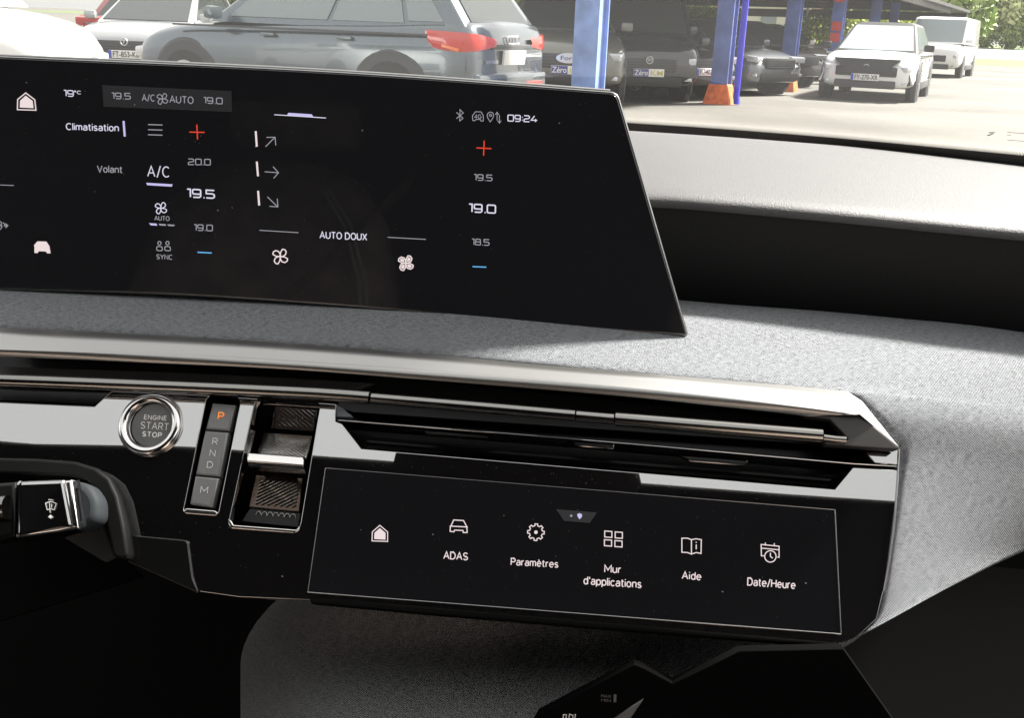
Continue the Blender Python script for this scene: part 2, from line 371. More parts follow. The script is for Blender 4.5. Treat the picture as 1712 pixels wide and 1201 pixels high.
def tube(name, pts, rad, m, parent=None, n=14, cap=True, sy=1.0):
    P = [np.array(p, float) for p in pts]; vs, fs = [], []
    for i, p in enumerate(P):
        d = P[min(i+1, len(P)-1)]-P[max(i-1, 0)]; d /= np.linalg.norm(d); a = np.cross(d, V(0, 1, .01)); a /= np.linalg.norm(a); b = np.cross(d, a)
        for k in range(n):
            t = 2*math.pi*k/n; vs.append(p + a*math.cos(t)*rad*sy + b*math.sin(t)*rad)
    for i in range(len(P)-1):
        for k in range(n): fs.append((i*n+k, i*n+(k+1) % n, (i+1)*n+(k+1) % n, (i+1)*n+k))
    if cap: fs += [tuple(range(n)), tuple(range((len(P)-1)*n, len(P)*n))]
    o = pydata(name, vs, fs, m, parent, smooth=True); o.data.set_sharp_from_angle(angle=R(50)); return o
def torus(name, c, U, W, n_, R1, r1, m, parent, sx=1, n=48, k=14, arc=1.0, flat=1.0):
    vs, fs = [], []
    for i in range(n):
        a = 2*math.pi*arc*i/(n if arc == 1 else n-1)
        for j in range(k):
            b = 2*math.pi*j/k; rr = R1 + r1*math.cos(b)
            vs.append(c + U*rr*math.cos(a)*sx + W*rr*math.sin(a) + n_*r1*math.sin(b)*flat)
    for i in range(n if arc == 1 else n-1):
        for j in range(k): fs.append((i*k+j, i*k+(j+1) % k, ((i+1) % n)*k+(j+1) % k, ((i+1) % n)*k+j))
    return pydata(name, vs, fs, m, parent, smooth=True)
def disc(name, c, U, W, n_, rad, thick, m, parent, n=48, bev=.0006):
    vs, fs = [], []
    prof = [(rad, -thick), (rad, -bev), (rad-bev, 0)]
    for (rr, h) in prof:
        for i in range(n):
            a = 2*math.pi*i/n; vs.append(c + U*rr*math.cos(a) + W*rr*math.sin(a) + n_*h)
    for q in range(len(prof)-1):
        for i in range(n): fs.append((q*n+i, q*n+(i+1) % n, (q+1)*n+(i+1) % n, (q+1)*n+i))
    fs.append(tuple(range((len(prof)-1)*n, len(prof)*n))); fs.append(tuple(range(n)))
    return pydata(name, vs, fs, m, parent)
def box(name, c, s, m, parent=None, rot=(0, 0, 0), bev=0, local=False):
    bm = bmesh.new(); bmesh.ops.create_cube(bm, size=1)
    from mathutils import Euler
    mt = Matrix.Translation(Vector(c)) @ Euler(rot).to_matrix().to_4x4() @ Matrix.Diagonal((*s, 1)); bm.transform(mt)
    me = bpy.data.meshes.new(name); bm.to_mesh(me); bm.free()
    if bev: bevel_me(me, bev)
    return link(name, me, m, parent, local=local)

# ============================================================ DASHBOARD
dash = empty('dashboard', (0, .5, .9), label='grey fabric and black plastic dashboard running under the windscreen', cat='dashboard')
NC = 60
PT = plane(60, hit(300, 600, PF, .010))                # top face of the silver trim
R1px = [(-60, 581), (0, 583), (130, 587), (260, 592), (400, 598), (520, 606), (700, 618), (900, 633), (1060, 647), (1200, 662), (1330, 678), (1437, 692)]
R0px = [(-60, 546), (0, 548), (150, 555), (300, 563), (450, 572), (600, 583), (750, 596), (900, 610), (1050, 622), (1200, 635), (1330, 646), (1405, 654)]
R2px = [(-60, 596), (0, 597), (130, 601), (260, 607), (400, 613), (520, 620), (700, 634), (900, 650), (1060, 664), (1200, 679), (1300, 690), (1352, 697)]
rs0 = [hit(*q, PT) for q in resample(R0px, NC)]
rs1 = [hit(*q, PT) for q in resample(R1px, NC)]

# woven fabric: inner edge follows the trim and panel, outer edge the padded face
BAND_Y = .60
pB = (V(0, BAND_Y, 0), V(0, -1, 0))
def band_pt(x, y, yy=BAND_Y): return hit(x, y, (V(0, yy, 0), V(0, -1, 0)))
Iw = [hit(*q, PT, -.0008) for q in [(-60, 545), (120, 552), (300, 562), (500, 575), (700, 590), (850, 603), (1000, 617), (1100, 626), (1200, 634), (1300, 643), (1380, 650), (1420, 655)]]
Ow = [band_pt(*q) for q in [(-60, 440), (120, 447), (300, 455), (500, 464), (700, 474), (850, 483), (1000, 492), (1100, 499), (1230, 510), (1370, 520), (1500, 532), (1640, 546)]]
Iw += [hit(1450, 684, PF, .006), hit(1476, 716, PF, .003), hit(1503, 750, PF, -.001), hit(1501, 800, PF, -.002), hit(1497, 860, PF, -.002), hit(1489, 930, PF, -.002), hit(1480, 990, PF, -.002), hit(1466, 1035, PF, -.002), hit(1432, 1064, PF, -.002), hit(1390, 1082, PF, -.002)]
Ow += [V(.27, .60, 1.036), V(.325, .597, 1.031), V(.365, .588, 1.023), V(.378, .570, 1.012), V(.362, .545, 1.001), V(.31, .518, .989), hit(1735, 912, PF, -.040), hit(1600, 976, PF, -.020), hit(1500, 1030, PF, -.003), hit(1400, 1086, PF, -.003)]
nI = 140
Ir = resample(Iw, nI); Or = resample(Ow, nI)
rails = []
NR = 26
for i in range(NR):
    t = i/(NR-1); row = []
    for j in range(nI):
        a, b = np.array(Or[j]), np.array(Ir[j]); p = a+(b-a)*t; L_ = np.linalg.norm(b-a)
        bulge = math.sin(math.pi*t)*L_*(.05-.035*min(1, max(0, (j/nI-.35)/.2)))
        p = p + V(0, -.25, .97)*bulge
        if t > .94: p = p - V(0, -.3, .95)*(t-.94)/.06*.0018
        row.append(p)
    rails.append(row)
rails.append([np.array(p)+V(0, .012, -.012) for p in rails[-1]])
rails.insert(0, [np.array(p)+V(0, .015, -.004) for p in rails[0]])
loft('fabric_panel', rails, FAB, dash)
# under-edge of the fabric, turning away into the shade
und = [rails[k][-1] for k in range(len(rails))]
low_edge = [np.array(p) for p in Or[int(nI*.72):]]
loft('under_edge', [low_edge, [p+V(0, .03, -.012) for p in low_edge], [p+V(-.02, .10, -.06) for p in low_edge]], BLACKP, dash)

# padded face and top cover
cov_px = [(-60, 322), (300, 325), (700, 330), (900, 334), (1095, 339), (1200, 346), (1400, 364), (1600, 384), (1760, 400), (2000, 430)]
bas_px = [(-60, 440), (300, 455), (700, 474), (900, 487), (1095, 500), (1200, 508), (1400, 525), (1600, 544), (1760, 560), (2000, 592)]
n2 = 50
cr = [band_pt(*q, .585) for q in resample(cov_px, n2)]; br = [band_pt(*q, .603) for q in resample(bas_px, n2)]
face = []
for t in np.linspace(0, 1, 10):
    face.append([a+(b-a)*t + V(0, -1, 0)*(.006*math.sin(math.pi*t)) for a, b in zip(cr, br)])
loft('padded_face', face, DARKFACE, dash)
# cover: rounds over from the padded face then runs forward to the glass
far_px = [(-60, 176), (300, 186), (700, 200), (900, 210), (1060, 219), (1200, 228), (1400, 243), (1600, 260), (1760, 275), (2000, 300)]
pZ = (V(0, 0, 1.112), V(0, 0, 1))
far = []
zf = np.array([p[2] for p in cr])
for q, z in zip(resample(far_px, n2), zf):
    far.append(hit(q[0], q[1], (V(0, 0, z+.012), V(0, 0, 1))))
cov = [[c+V(0, .004, -.006) for c in cr], [c+V(0, -.001, -.002) for c in cr], [c+V(0, .0005, .002) for c in cr], [c+V(0, .004, .0045) for c in cr]]
for t in (.04, .1, .25, .5, .75, .9, 1):
    cov.append([c+V(0, .004, .0055)+(f_-c-V(0, .004, .0055))*t + V(0, 0, .006*math.sin(math.pi*t)) for c, f_ in zip(cr, far)])
cov.append([f_+V(0, .01, -.03) for f_ in far])
loft('top_cover', cov, COVER, dash)
# shallow raised lip line across the cover near the glass
seam_px = [(1200, 254), (1400, 270), (1600, 289), (1760, 306), (2000, 336)]
# lower dash: dark knee panel and the body behind everything
def px_loft(name, rows, m, parent, n=30, **k): return loft(name, [[hit(x, y, pl, off) for x, y in resample(pts, n)] for pts, pl, off in rows], m, parent, **k)
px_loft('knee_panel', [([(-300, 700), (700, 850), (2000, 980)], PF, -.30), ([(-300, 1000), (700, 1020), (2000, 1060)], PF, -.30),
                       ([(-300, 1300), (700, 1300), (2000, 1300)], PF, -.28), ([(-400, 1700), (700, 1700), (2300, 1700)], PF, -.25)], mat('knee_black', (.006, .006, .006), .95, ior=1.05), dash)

# ============================================================ CONTROL PANEL
cp = empty('control_panel', (0, .45, .98), label='gloss black control panel with start button, gear keys, air vents and touch screen', cat='control panel')
rs2 = [hit(*q, PF, .009) for q in resample(R2px, NC)]
def mid(a, b, t): return [p+(q-p)*t for p, q in zip(a, b)]
roll_ = [p + V(0, -.0009, .0) for p in mid(rs1, rs2, .10)]
trim_r = [[p+V(0, .012, -.004) for p in rs0], [p+V(0, .0012, -.0012) for p in rs0], rs0, mid(rs0, rs1, .5), mid(rs0, rs1, .93), [p+V(0, -.0004, -.0001) for p in rs1], roll_, mid(rs1, rs2, .5), rs2, [p+V(0, .0015, -.0008) for p in rs2], [p+V(0, .03, .002) for p in rs2]]
trim = loft('silver_trim', trim_r, SATIN, cp)
# end of the trim: bright top wedge and dark satin end cap
e1 = [hit(*q, PT) for q in [(1404, 654), (1437, 692)]]
tip = hit(1503, 748, PF, .004)
pydata('trim_corner', [hit(1404.5, 653.8, PT), hit(1436, 691.6, PT), hit(1418, 656, PT, -.0005), hit(1442, 672, PF, .009), tip, hit(1418, 656, PT, -.006), tip+V(0, .004, -.004)],
       [(0, 1, 3, 2), (1, 4, 3), (2, 3, 4, 6, 5)], SATIN, cp)
PE = PF
plate('end_cap', [(1338, 681), (1436.5, 692), (1503, 749), (1498, 752), (1381, 744), (1376, 738), (1413, 740), (1418, 734), (1388, 702), (1350, 697)], PF, .0088, .006, DSATIN, cp, .0006)
# inner back wall of the whole vent slot
plate('slot_back', [(-80, 575), (300, 600), (900, 640), (1520, 680), (1520, 860), (1400, 850), (560, 790), (545, 700), (-80, 690)], PF, -.030, .004, GLOSSD, cp, .0004)
plate('slot_shelf', [(-60, 612), (0, 613), (300, 623), (520, 634), (626, 641), (588, 653), (520, 649), (300, 637), (0, 626), (-60, 625)], PF, -.012, .004, mat('shelf_grey', (.03, .03, .03), .4), cp, .0003)
plate('slot_end', [(625, 628), (1360, 705), (1385, 745), (590, 690), (560, 680), (585, 655)], PF, -.020, .003, GLOSSD, cp, .0003)
plate('vent_corner', [(562, 678), (572, 682), (591, 698), (563, 697)], PF, -.002, .01, mat('vent_corner_blue', (.16, .18, .20), .25), cp, .0004)
# fascia with cut-outs
bc = hit(252.5, 711, PF)
def circle_px(rad_m, n=40):
    out = []
    for i in range(n):
        a = 2*math.pi*i/n; p = bc+XU*rad_m*math.cos(a)+VU*rad_m*math.sin(a); q = p-CAM; z = q@fw; out.append((CX+F*(q@rt)/z, CY-F*(q@up)/z))
    return out
slot = rounded([(346, 662), (403, 666), (364, 862), (306, 857)], [10, 10, 8, 8])
tray = rounded([(428, 664), (536, 672), (500, 890), (381, 881)], [16, 14, 16, 12])
outer = [(-60, 672), (0, 673), (158, 680), (187, 654), (330, 660), (562, 676), (561, 705), (572, 709), (604, 751), (1396, 819), (1426, 782), (1502, 786.5),
         (1499, 830), (1490, 900), (1480, 978), (1466, 1036), (1436, 1064), (1396, 1080), (1300, 1076), (1000, 1046), (700, 1018), (515, 1004), (400, 999), (335, 990), (250, 955), (214, 930), (204, 868), (192, 818), (165, 784), (120, 772), (0, 768), (-60, 766)]
plate('fascia', outer, PF, 0, .010, GLOSS, cp, .00035, holes=[circle_px(.0152), slot, tray])
plate('vent_lip', [(563, 701), (960, 733), (1100, 745), (1376, 770), (1502, 779), (1502, 781.5), (1427, 777), (1100, 747.8), (960, 735.8), (565, 704)], PF, -.0002, .02, GLOSS, cp, .0005)
plate('vent_cheek', [(1447, 756), (1503, 752.5), (1502, 778), (1462, 775)], PF, -.0001, .012, GLOSS, cp, .0004)
# sliders in the lower vent slot
for poly in ([(708, 720), (745, 722), (815, 729), (815, 733), (745, 729), (712, 726)], [(960, 738), (1026, 743), (1025, 751), (961, 745)], [(1136, 762), (1250, 771), (1245, 778), (1152, 771)]):
    vs_ = plate('vent_slider', poly, PF, -.003, .004, GLOSSD, cp, .0005)
    tube('slider_glint', [hit(*poly[-1], PF, -.0028), hit(*poly[-2], PF, -.0028), hit(*poly[-3], PF, -.0028)], .00025, DCHROME, cp, 6)  # thin chrome tube added as a highlight along the lower edge
plate('vent_blade', [(600, 712), (1390, 777), (1386, 783), (606, 719)], PF, -.016, .002, GLOSSD, cp, .0003)
plate('vent_blade', [(612, 735), (1392, 800), (1388, 806), (616, 741)], PF, -.018, .002, GLOSSD, cp, .0003)
# satin bar across the slot, in five lengths
def bar(pts, rad_px, k=1.0):
    P3 = [hit(x, y, PF, .009) for x, y in resample(pts, 16)]; sc_ = np.linalg.norm(P3[0]-CAM)/F
    return tube('trim_bar', P3, rad_px*sc_*1.04, SATIN2, cp, 18, sy=k)
bar([(-70, 634), (0, 636), (260, 646), (520, 658), (618, 665)], 9)
bar([(621.5, 666), (800, 681), (961, 695)], 9)
bar([(963.5, 695.5), (1026, 701)], 9)
bar([(1028.5, 701), (1200, 715), (1374, 729)], 11.5)
bar([(1376.5, 732), (1395, 734.5), (1414, 736)], 6)
bar_in = tube('bar_core', [hit(x, y, PF, .009) for x, y in [(-60, 635), (260, 646), (520, 658), (800, 681), (1026, 701), (1380, 729)]], .0012, BLACKP, cp)
# left vent slot behind the bar
plate('side_vent', [(-60, 650), (186, 657), (158, 677), (0, 670), (-60, 669)], PF, -.012, .003, GLOSSD, cp, .0003)
# panel side line (thin bright edge down the right side)
tube('edge_bead', [hit(x, y, PF, .0002) for x, y in [(1503, 752), (1501, 800), (1496, 870), (1487, 940), (1478, 990)]], .0005, DCHROME, cp, 8)

# ---- start button
sb = empty('start_button', tuple(bc), label=None); sb.parent = cp; sb.matrix_parent_inverse = world_of(cp).inverted()
def sub(fn, *a, **k): return fn(*a, **k)
torus('ring', bc+NU*.0012, XU, VU, NU, .0138, .0025, CHROME, sb, flat=.9)
torus('inner_ring', bc+XU*.0009-NU*.0005, XU, VU, NU, .0123, .0007, DCHROME, sb)
disc('button_face', bc+XU*.0013+NU*.0002, XU, VU, NU, .0116, .004, BTN, sb)
SP = (bc, NU)
words('ENGINE', 241, 701, 278, 703, 6.8, SP, .0006, PRINT, sb, 7, .17, .3)
words('START', 235, 716.5, 281, 719.8, 11, SP, .0006, PRINT, sb, 7, .10, .22)
words('STOP', 238, 729.5, 269.5, 732, 7.6, SP, .0006, PRINT, sb, 7, .19, .3)

# ---- gear keys
plate('key_well', [(340, 655), (408, 660), (370, 868), (300, 862)], PF, -.0085, .003, BLACKP, cp, .0003)
keys = [('key', [(355, 674), (394, 677.5), (382.6, 721), (343.5, 718)], 'P'), ('key', [(342.7, 720), (382.2, 723.2), (367, 797.6), (326.5, 794)], 'RND'), ('key', [(326, 796), (366.5, 799.8), (354, 849), (317, 843)], 'M')]
for nm, poly, s in keys:
    k = plate(nm, poly, PF, -.0004, .006, KEY, cp, .0010)
    if s == 'P': words('P', 364.5, 701, 373, 701.8, 11, PF, .0002, ORG, k, 8, .17)
    if s == 'M': words('M', 335, 824.5, 346.5, 825.3, 10.5, PF, .0002, KPRINT, k, 8, .11)
    if s == 'RND':
        words('R', 355, 743, 363, 743.7, 10, PF, .0002, KPRINT, k, 8, .11)
        words('N', 350.5, 762.5, 359, 763.2, 10, PF, .0002, KPRINT, k, 8, .11)
        words('D', 346, 782, 355, 782.8, 10, PF, .0002, KPRINT, k, 8, .11)
# lower lips of the two recesses; chrome stands in for light caught on them
plate('well_lip', rounded([(307, 855), (311, 850), (360, 854), (364, 858), (360, 863), (309, 859)], 2), PF, .0006, .004, CHROME, cp, .0005)
plate('well_lip', rounded([(381, 868), (386, 870), (390, 878), (495, 886), (500, 880), (500, 887), (492, 892), (386, 884)], 2), PF, .0006, .004, CHROME, cp, .0005)

# ---- drive mode recess with its lever and ribbed plates
rc = empty('mode_recess', tuple(hit(450, 775, PF))); rc.parent = cp; rc.matrix_parent_inverse = world_of(cp).inverted()
plate('recess_wall', [(395, 640), (570, 650), (530, 915), (350, 905)], PF, -.022, .003, BLACKP, rc, .0003)
P1 = plane(50, hit(480, 790, PF, -.014)); P2 = plane(20, hit(480, 700, PF, -.018))
plate('ribbed_plate', [(462, 671), (532, 676), (524, 722), (452, 717)], P2, .0, .002, DCHROME, rc, .0003)
plate('ribbed_plate', [(440, 723), (523, 729), (512, 768), (430, 762)], P1, .0, .002, ALU, rc, .0003)
plate('ribbed_plate', [(428, 794), (506, 800), (500, 856), (416, 848)], P1, -.002, .002, BROWN, rc, .0003)
plate('ribbed_plate', [(418, 850), (502, 858), (498, 882), (404, 872)], PF, -.012, .002, mat('recess_floor', (.03, .03, .03), .3), rc, .0003)
def ribs(n, a0, a1, b0, b1, pl, off, m, nm='rib', wd=2.4):
    for i in range(n):
        t = (i+.5)/n; p = np.array(a0)+(np.array(a1)-np.array(a0))*t; q = np.array(b0)+(np.array(b1)-np.array(b0))*t
        d = (q-p)/np.linalg.norm(q-p); nn = np.array([-d[1], d[0]])*wd/2
        plate(nm, [tuple(p-nn), tuple(q-nn), tuple(q+nn), tuple(p+nn)], pl, off, .0012, m, rc, .0002)
# diagonal ribs
def diag_ribs(quad, n, pl, off, m, flip=False, wd=2.2):
    A, B, C_, D = [np.array(q, float) for q in quad]    # tl tr br bl
    def at(u, v): return (A*(1-u)+B*u)*(1-v)+(D*(1-u)+C_*u)*v
    for i in range(n):
        s = (i+.7)/n*2*.97
        u0, v0 = (s, 0) if s <= 1 else (1, s-1); u1, v1 = (0, s) if s <= 1 else (s-1, 1)
        if flip: u0, u1 = 1-u0, 1-u1
        p, q = at(u0, v0), at(u1, v1); d = q-p; L_ = np.linalg.norm(d)
        if L_ < 4: continue
        d /= L_; nn = np.array([-d[1], d[0]])*wd/2
        plate('rib', [tuple(p-nn), tuple(q-nn), tuple(q+nn), tuple(p+nn)], pl, off, .0012, m, rc, .0002)
diag_ribs([(470, 675), (528, 679), (521, 716), (462, 712)], 12, P2, .0012, CHROME, True, 1.6)
diag_ribs([(449, 728), (518, 733), (508, 763), (440, 758)], 15, P1, .0012, CHROME, True, 1.8)
diag_ribs([(434, 802), (500, 806), (494, 848), (426, 842)], 13, P1, -.0008, ALU, False, 1.3)
for i in range(7):
    x = 432+i*9.6; y = 862+i*.75; c_ = hit(x, y, PF, -.0115)
    torus('half_ring', c_, XU*.7, VU, NU, .0019, .0003, ALU, rc, n=14, k=6, arc=.5)
for i in range(6):
    x = 470+i*9.6; y = 703+i*.75; c_ = hit(x, y, P2, .001)
    torus('half_ring', c_, XU*.7, VU, NU, .0030, .00025, DCHROME, rc, n=14, k=6, arc=.5)
# the lever: bright top edge, grey curved front
plate('lever_edge', [(412, 756), (510, 763.5), (507, 778), (413, 771)], plane(62, hit(460, 770, PF, .0015)), 0, .008, CHROME, rc, .0009)
lv = [([(414, 771), (460, 774), (507, 778)], PF, .001), ([(424, 781), (462, 784), (500, 788)], PF, -.003), ([(438, 788), (465, 791), (495, 794)], PF, -.010), ([(440, 796), (465, 799), (498, 803)], PF, -.017)]
px_loft('lever_front', lv, SATIN2, rc, 8)

# ---- touch screen in the panel
ts = empty('touch_screen', tuple(hit(960, 920, PF))); ts.parent = cp; ts.matrix_parent_inverse = world_of(cp).inverted()
TSP = [(544, 783), (1396, 853), (1406, 1061), (514.5, 991)]
plate('screen_glass', rounded(TSP, 3), PF, .0007, .003, SCREEN2, ts, .0002)
for a, b, wd, m in ((TSP[0], TSP[1], 1.2, DCHROME), (TSP[1], TSP[2], 1.8, DCHROME), (TSP[2], TSP[3], 2.0, EDGE), (TSP[3], TSP[0], 1.3, DCHROME)):
    A3, B3 = hit(*a, PF, .0007), hit(*b, PF, .0007); tube('screen_edge', [A3, (A3+B3)/2, B3], wd*.5*.29e-3, m, ts, 8)
o_ = .0011
def ST(lines, wd, m, fills=()): return strokes('icon', lines, wd, PF, o_, m, ts, fills)
ST([[(622, 905), (622.5, 890), (635, 879), (648, 890), (648, 906), (622, 905)]], 1.6, WHP, [[(625.5, 902), (626, 891.5), (635, 883.5), (644.5, 891.5), (644.5, 903)]])
ST([[(752.5, 889), (753, 881), (754, 880), (758.5, 870), (775, 871), (780.5, 881.5), (781, 891), (774.5, 891), (774, 887.5), (760, 887), (759, 889.8), (752.5, 889)], [(752, 880.2), (782, 881.8)]], 1.7, WHP)
gear = []
for i in range(8):
    a = i*45+3
    for da, rr in ((-13, 11), (-9, 14), (9, 14), (13, 11)):
        gear.append((896+rr*math.cos(R(a+da)), 890.5+rr*math.sin(R(a+da))))
ST([gear+[gear[0]]], 1.7, WHP, [ell(896, 890.5, 3, 3, 12)])
for x, y in ((1011, 888.5), (1028.5, 890), (1010.5, 903), (1028, 904.5)):
    ST([[(x, y), (x+12, y+.8), (x+12, y+10.8), (x, y+10), (x, y)]], 1.7, WHP)
ST([[(1156, 903), (1149, 900.5), (1140, 900.5), (1140, 924), (1149, 924.5), (1156, 927), (1156, 903)], [(1156, 903), (1164, 901.5), (1172.5, 903), (1172, 926), (1164, 924.5), (1156, 927)], [(1164, 911), (1164, 919)], [(1164, 906.5), (1164, 908.3)]], 1.7, WHP)
ST([[(1277, 930), (1273, 930), (1272.5, 911), (1302.5, 914), (1302.5, 932.5), (1299.5, 932)], [(1272.5, 917), (1302.5, 920)], [(1279.5, 908), (1279.5, 913)], [(1294.5, 909), (1294.5, 914)], [(1288, 925), (1288, 931), (1292, 934)], _c(ell(1288, 931, 9.6, 9.6, 20))], 1.7, WHP)
TT = lambda s, x0, y0, x1, y1, cap=11.5, b=.155: words(s, x0, y0, x1, y1, cap, PF, o_, WHP, ts, 2, b)
TT('ADAS', 742, 934.5, 781.5, 937); TT('Paramètres', 854.5, 945, 932.5, 949.5, 11); TT('Mur', 1011, 957, 1037.5, 958.7)
TT("d'applications", 976, 977, 1071.5, 983.5, 12); TT('Aide', 1140.5, 968, 1171.5, 970.5); TT('Date/Heure', 1250, 979, 1329, 985, 12)
ST([], 1, PILL, [[(930, 852), (998, 857.5), (986, 875), (943, 871.5)]])
strokes('icon', [], 1, PF, o_+.0002, WHG, ts, [ell(955, 863, 2, 2, 10)])
strokes('icon', [], 1, PF, o_+.0002, VLT, ts, [[(965, 860), (969, 858.6), (973, 860.6), (973, 864.5), (969, 869), (965.5, 864)]])
plate('screen_underlip', [(516, 998), (700, 1013), (1000, 1040), (1400, 1074), (1396, 1082), (1300, 1076), (1000, 1052), (700, 1027), (520, 1010)], PF, .0008, .012, BLACKP, cp, .001)

# ============================================================ WIDE DISPLAY
PD = plane(9, CAM + ray(560, 320)*.545)
wd_ = empty('wide_display', tuple(hit(700, 420, PD)), label='wide black display standing on the dashboard, showing the climate menu', cat='display')
dpx = [(-60, 90), (150, 99), (400, 110), (600, 121), (800, 135), (1030, 153), (1040, 168), (1052, 208), (1088, 332), (1122, 452), (1149, 557), (1147, 565), (1139, 566), (1000, 552), (800, 532), (620, 516), (310, 494), (0, 484), (-60, 482)]
rad = [0]*5+[10, 14]+[0]*4+[4, 5]+[0]*6
dp = []
base = resample(dpx[:6], 20); dp = [tuple(p) for p in base[:-1]]
dp += rounded([(900, 142.6), (1033, 153), (1152, 563), (1000, 552)], [0, 14, 9, 0], 6)[1:-1]
dp += [tuple(p) for p in resample([(1000, 552), (800, 533), (620, 516.5), (310, 495), (0, 485), (-60, 483.5)], 14)]
def inset(poly, d):
    P = np.array(poly); c = []
    n = len(P)
    for i in range(n):
        a, p, b = P[i-1], P[i], P[(i+1) % n]; e1_ = (p-a)/(np.linalg.norm(p-a)+1e-9); e2 = (b-p)/(np.linalg.norm(b-p)+1e-9)
        m_ = e1_+e2; m_ /= np.linalg.norm(m_)+1e-9; nn = np.array([-m_[1], m_[0]]); c.append(tuple(p+nn*d))
    return c
plate('casing', dp, PD, 0, .014, CASE, wd_, .0012)
plate('bezel', inset(dp, 1.0), PD, .0006, .002, EDGE, wd_, .0004)
plate('screen_glass', inset(dp, 4.2), PD, .0012, .002, SCREEN, wd_, .0003)
tube('casing_bead', [hit(x, y, PD, -.003) for x, y in resample([(-60, 90), (150, 99), (400, 110), (600, 121), (800, 135), (1020, 152)], 20)], .0009, SATIN, wd_, 10)
plate('support_arm', [(300, 440), (760, 460), (720, 620), (330, 590)], (PD[0], PD[1]), -.03, .02, BLACKP, wd_, .003)
od = .0016
def SD(lines, w_, m, fills=(), nm='icon'): return strokes(nm, lines, w_, PD, od, m, wd_, fills)
def DG(s, x0, y0, x1, y1, h, wt, m=WH, lean=0): return digits(s, x0, y0, x1, y1, h, wt, PD, od, m, wd_, lean)
def TD(s, x0, y0, x1, y1, cap, m=WH, lean=0, b=.008): return words(s, x0, y0, x1, y1, cap, PD, od, m, wd_, lean, .13 if b < .01 else .15)
strokes('menu_pill', [], 1, PD, od-.0002, PILL, wd_, [[(171, 142), (387, 152), (388, 187), (173, 178)]])
SD([[(29, 183), (29.5, 166), (43, 155), (58, 166.5), (60, 184), (29, 183)]], 1.8, WHP, [[(33, 179.5), (33.5, 168), (43, 159.5), (54.5, 168.5), (56, 180.5)]])
DG('19', 107, 160, 123, 161, 9.5, 1.6, WH, -2); SD([_c(ell(125.5, 152.5, 1.2, 1.2, 8))], 1, WH); text('C', 128.5, 157, 135, 157.4, 6, PD, od, WH, wd_, -2, .01)
DG('19.5', 187, 164.5, 218.5, 165.5, 9.5, 1.5, WHG, -2); TD('A/C', 238, 168, 258.5, 169, 10.5, WHG, -2)
TD('AUTO', 284, 171, 323, 173, 11, WHG, -1, .006); DG('19.0', 340.5, 172, 371.5, 173.5, 9.5, 1.5, WHG, -1)
def fan(cx, cy, r, wt, m, fill=False):
    lines, fills = [], []
    for i in range(4):
        a = R(i*90-80); u = np.array([math.cos(a), math.sin(a)]); v = np.array([-u[1], u[0]]); c = np.array([cx, cy])
        q = [c, c+u*r*.55+v*(-.05)*r, c+u*r*.98+v*.12*r, c+u*r*.98+v*.42*r, c+u*r*.72+v*.66*r, c+u*r*.35+v*.62*r, c+u*r*.1+v*.35*r]
        q = [tuple(p) for p in q]; lines.append(q+[q[0]])
        if fill:
            cc = np.mean(np.array(q), axis=0); fills.append([tuple(cc+(np.array(p)-cc)*.6) for p in q])
    return SD(lines, wt, m, fills)
fan(271.5, 165, 9.5, 1.3, WHG); fan(269, 348, 10, 1.5, WH); fan(468.5, 429, 13, 1.9, WHP); fan(678.5, 440, 13, 2.0, WHP, True)
TD('Climatisation', 111, 216.5, 198, 219, 10.5, WH, -2, .012); SD([[(206.5, 202), (208.5, 228)]], 3.4, VLT)
TD('Volant', 163, 287.5, 204, 288.8, 10.5, WHG, -2, .012)
for y in (208, 216.5, 225): SD([[(247.5, y), (271.5, y+.8)]], 1.6, WHG)
SD([[(316.5, 220.5), (342, 221.2)], [(329, 208), (330.2, 233)]], 2.0, RED); SD([[(796.5, 247), (821.5, 248.3)], [(809.5, 235), (808.5, 260)]], 2.0, RED)
DG('20.0', 315, 275, 351.5, 275.8, 9.5, 1.5, WHG, -1); words('A/C', 247, 294.5, 283, 296, 17, PD, od, WH, wd_, -1, .10)
SD([], 1, VLT, [[(244.5, 305.5), (288.5, 308), (287, 312), (246, 309.5)]])
DG('19.5', 313, 329, 359, 331.5, 13, 2.3, WH, -1); TD('AUTO', 258.5, 368, 283, 369, 7, WHG, -1, .014)
SD([], 1, VLT, [[(249, 373), (261.5, 373.8), (263, 377.3), (252, 376.6)]])
SD([], 1, WHG, [[(265, 374), (276.5, 374.7), (278, 377.5), (267, 377)]]); SD([], 1, WHG, [[(279.5, 375), (292.5, 375.8), (290.5, 378.2), (281.5, 377.7)]])
DG('19.0', 324.5, 385, 355, 386, 9.5, 1.5, WHG, 0)
for x in (266.5, 280): SD([_c(ell(x, 406.5, 2.8, 3, 10)), _c(rounded([(x-4.5, 412), (x+4.5, 412.5), (x+5, 419.3), (x-4.5, 419)], 2, 2))], 1.4, WHG)
TD('SYNC', 262, 433, 288, 434, 7.5, WHG, -1, .02)
SD([[(330, 421.8), (354, 423)]], 2.0, BLUE); SD([[(790, 445.8), (813, 446.8)]], 2.0, BLUE)
SD([], 1, WHP, [[(57.5, 423), (57.5, 412), (56.5, 410.5), (62.5, 403.5), (77.5, 404), (82.5, 411.5), (84.5, 423.6), (79, 423.6), (76.5, 420.5), (65, 420), (62.5, 423.3)]])
SD([[(0, 309.2), (23, 310)]], 1.2, WHG)
SD([[(-6, 371), (0, 370), (3, 373), (1, 376), (3, 380), (0, 384), (-6, 384)], [(5, 372), (8, 375), (7, 379)], [(-4, 377), (4, 377)]], 1.4, WHG, [[(9, 373), (14, 377), (9.5, 382)]])
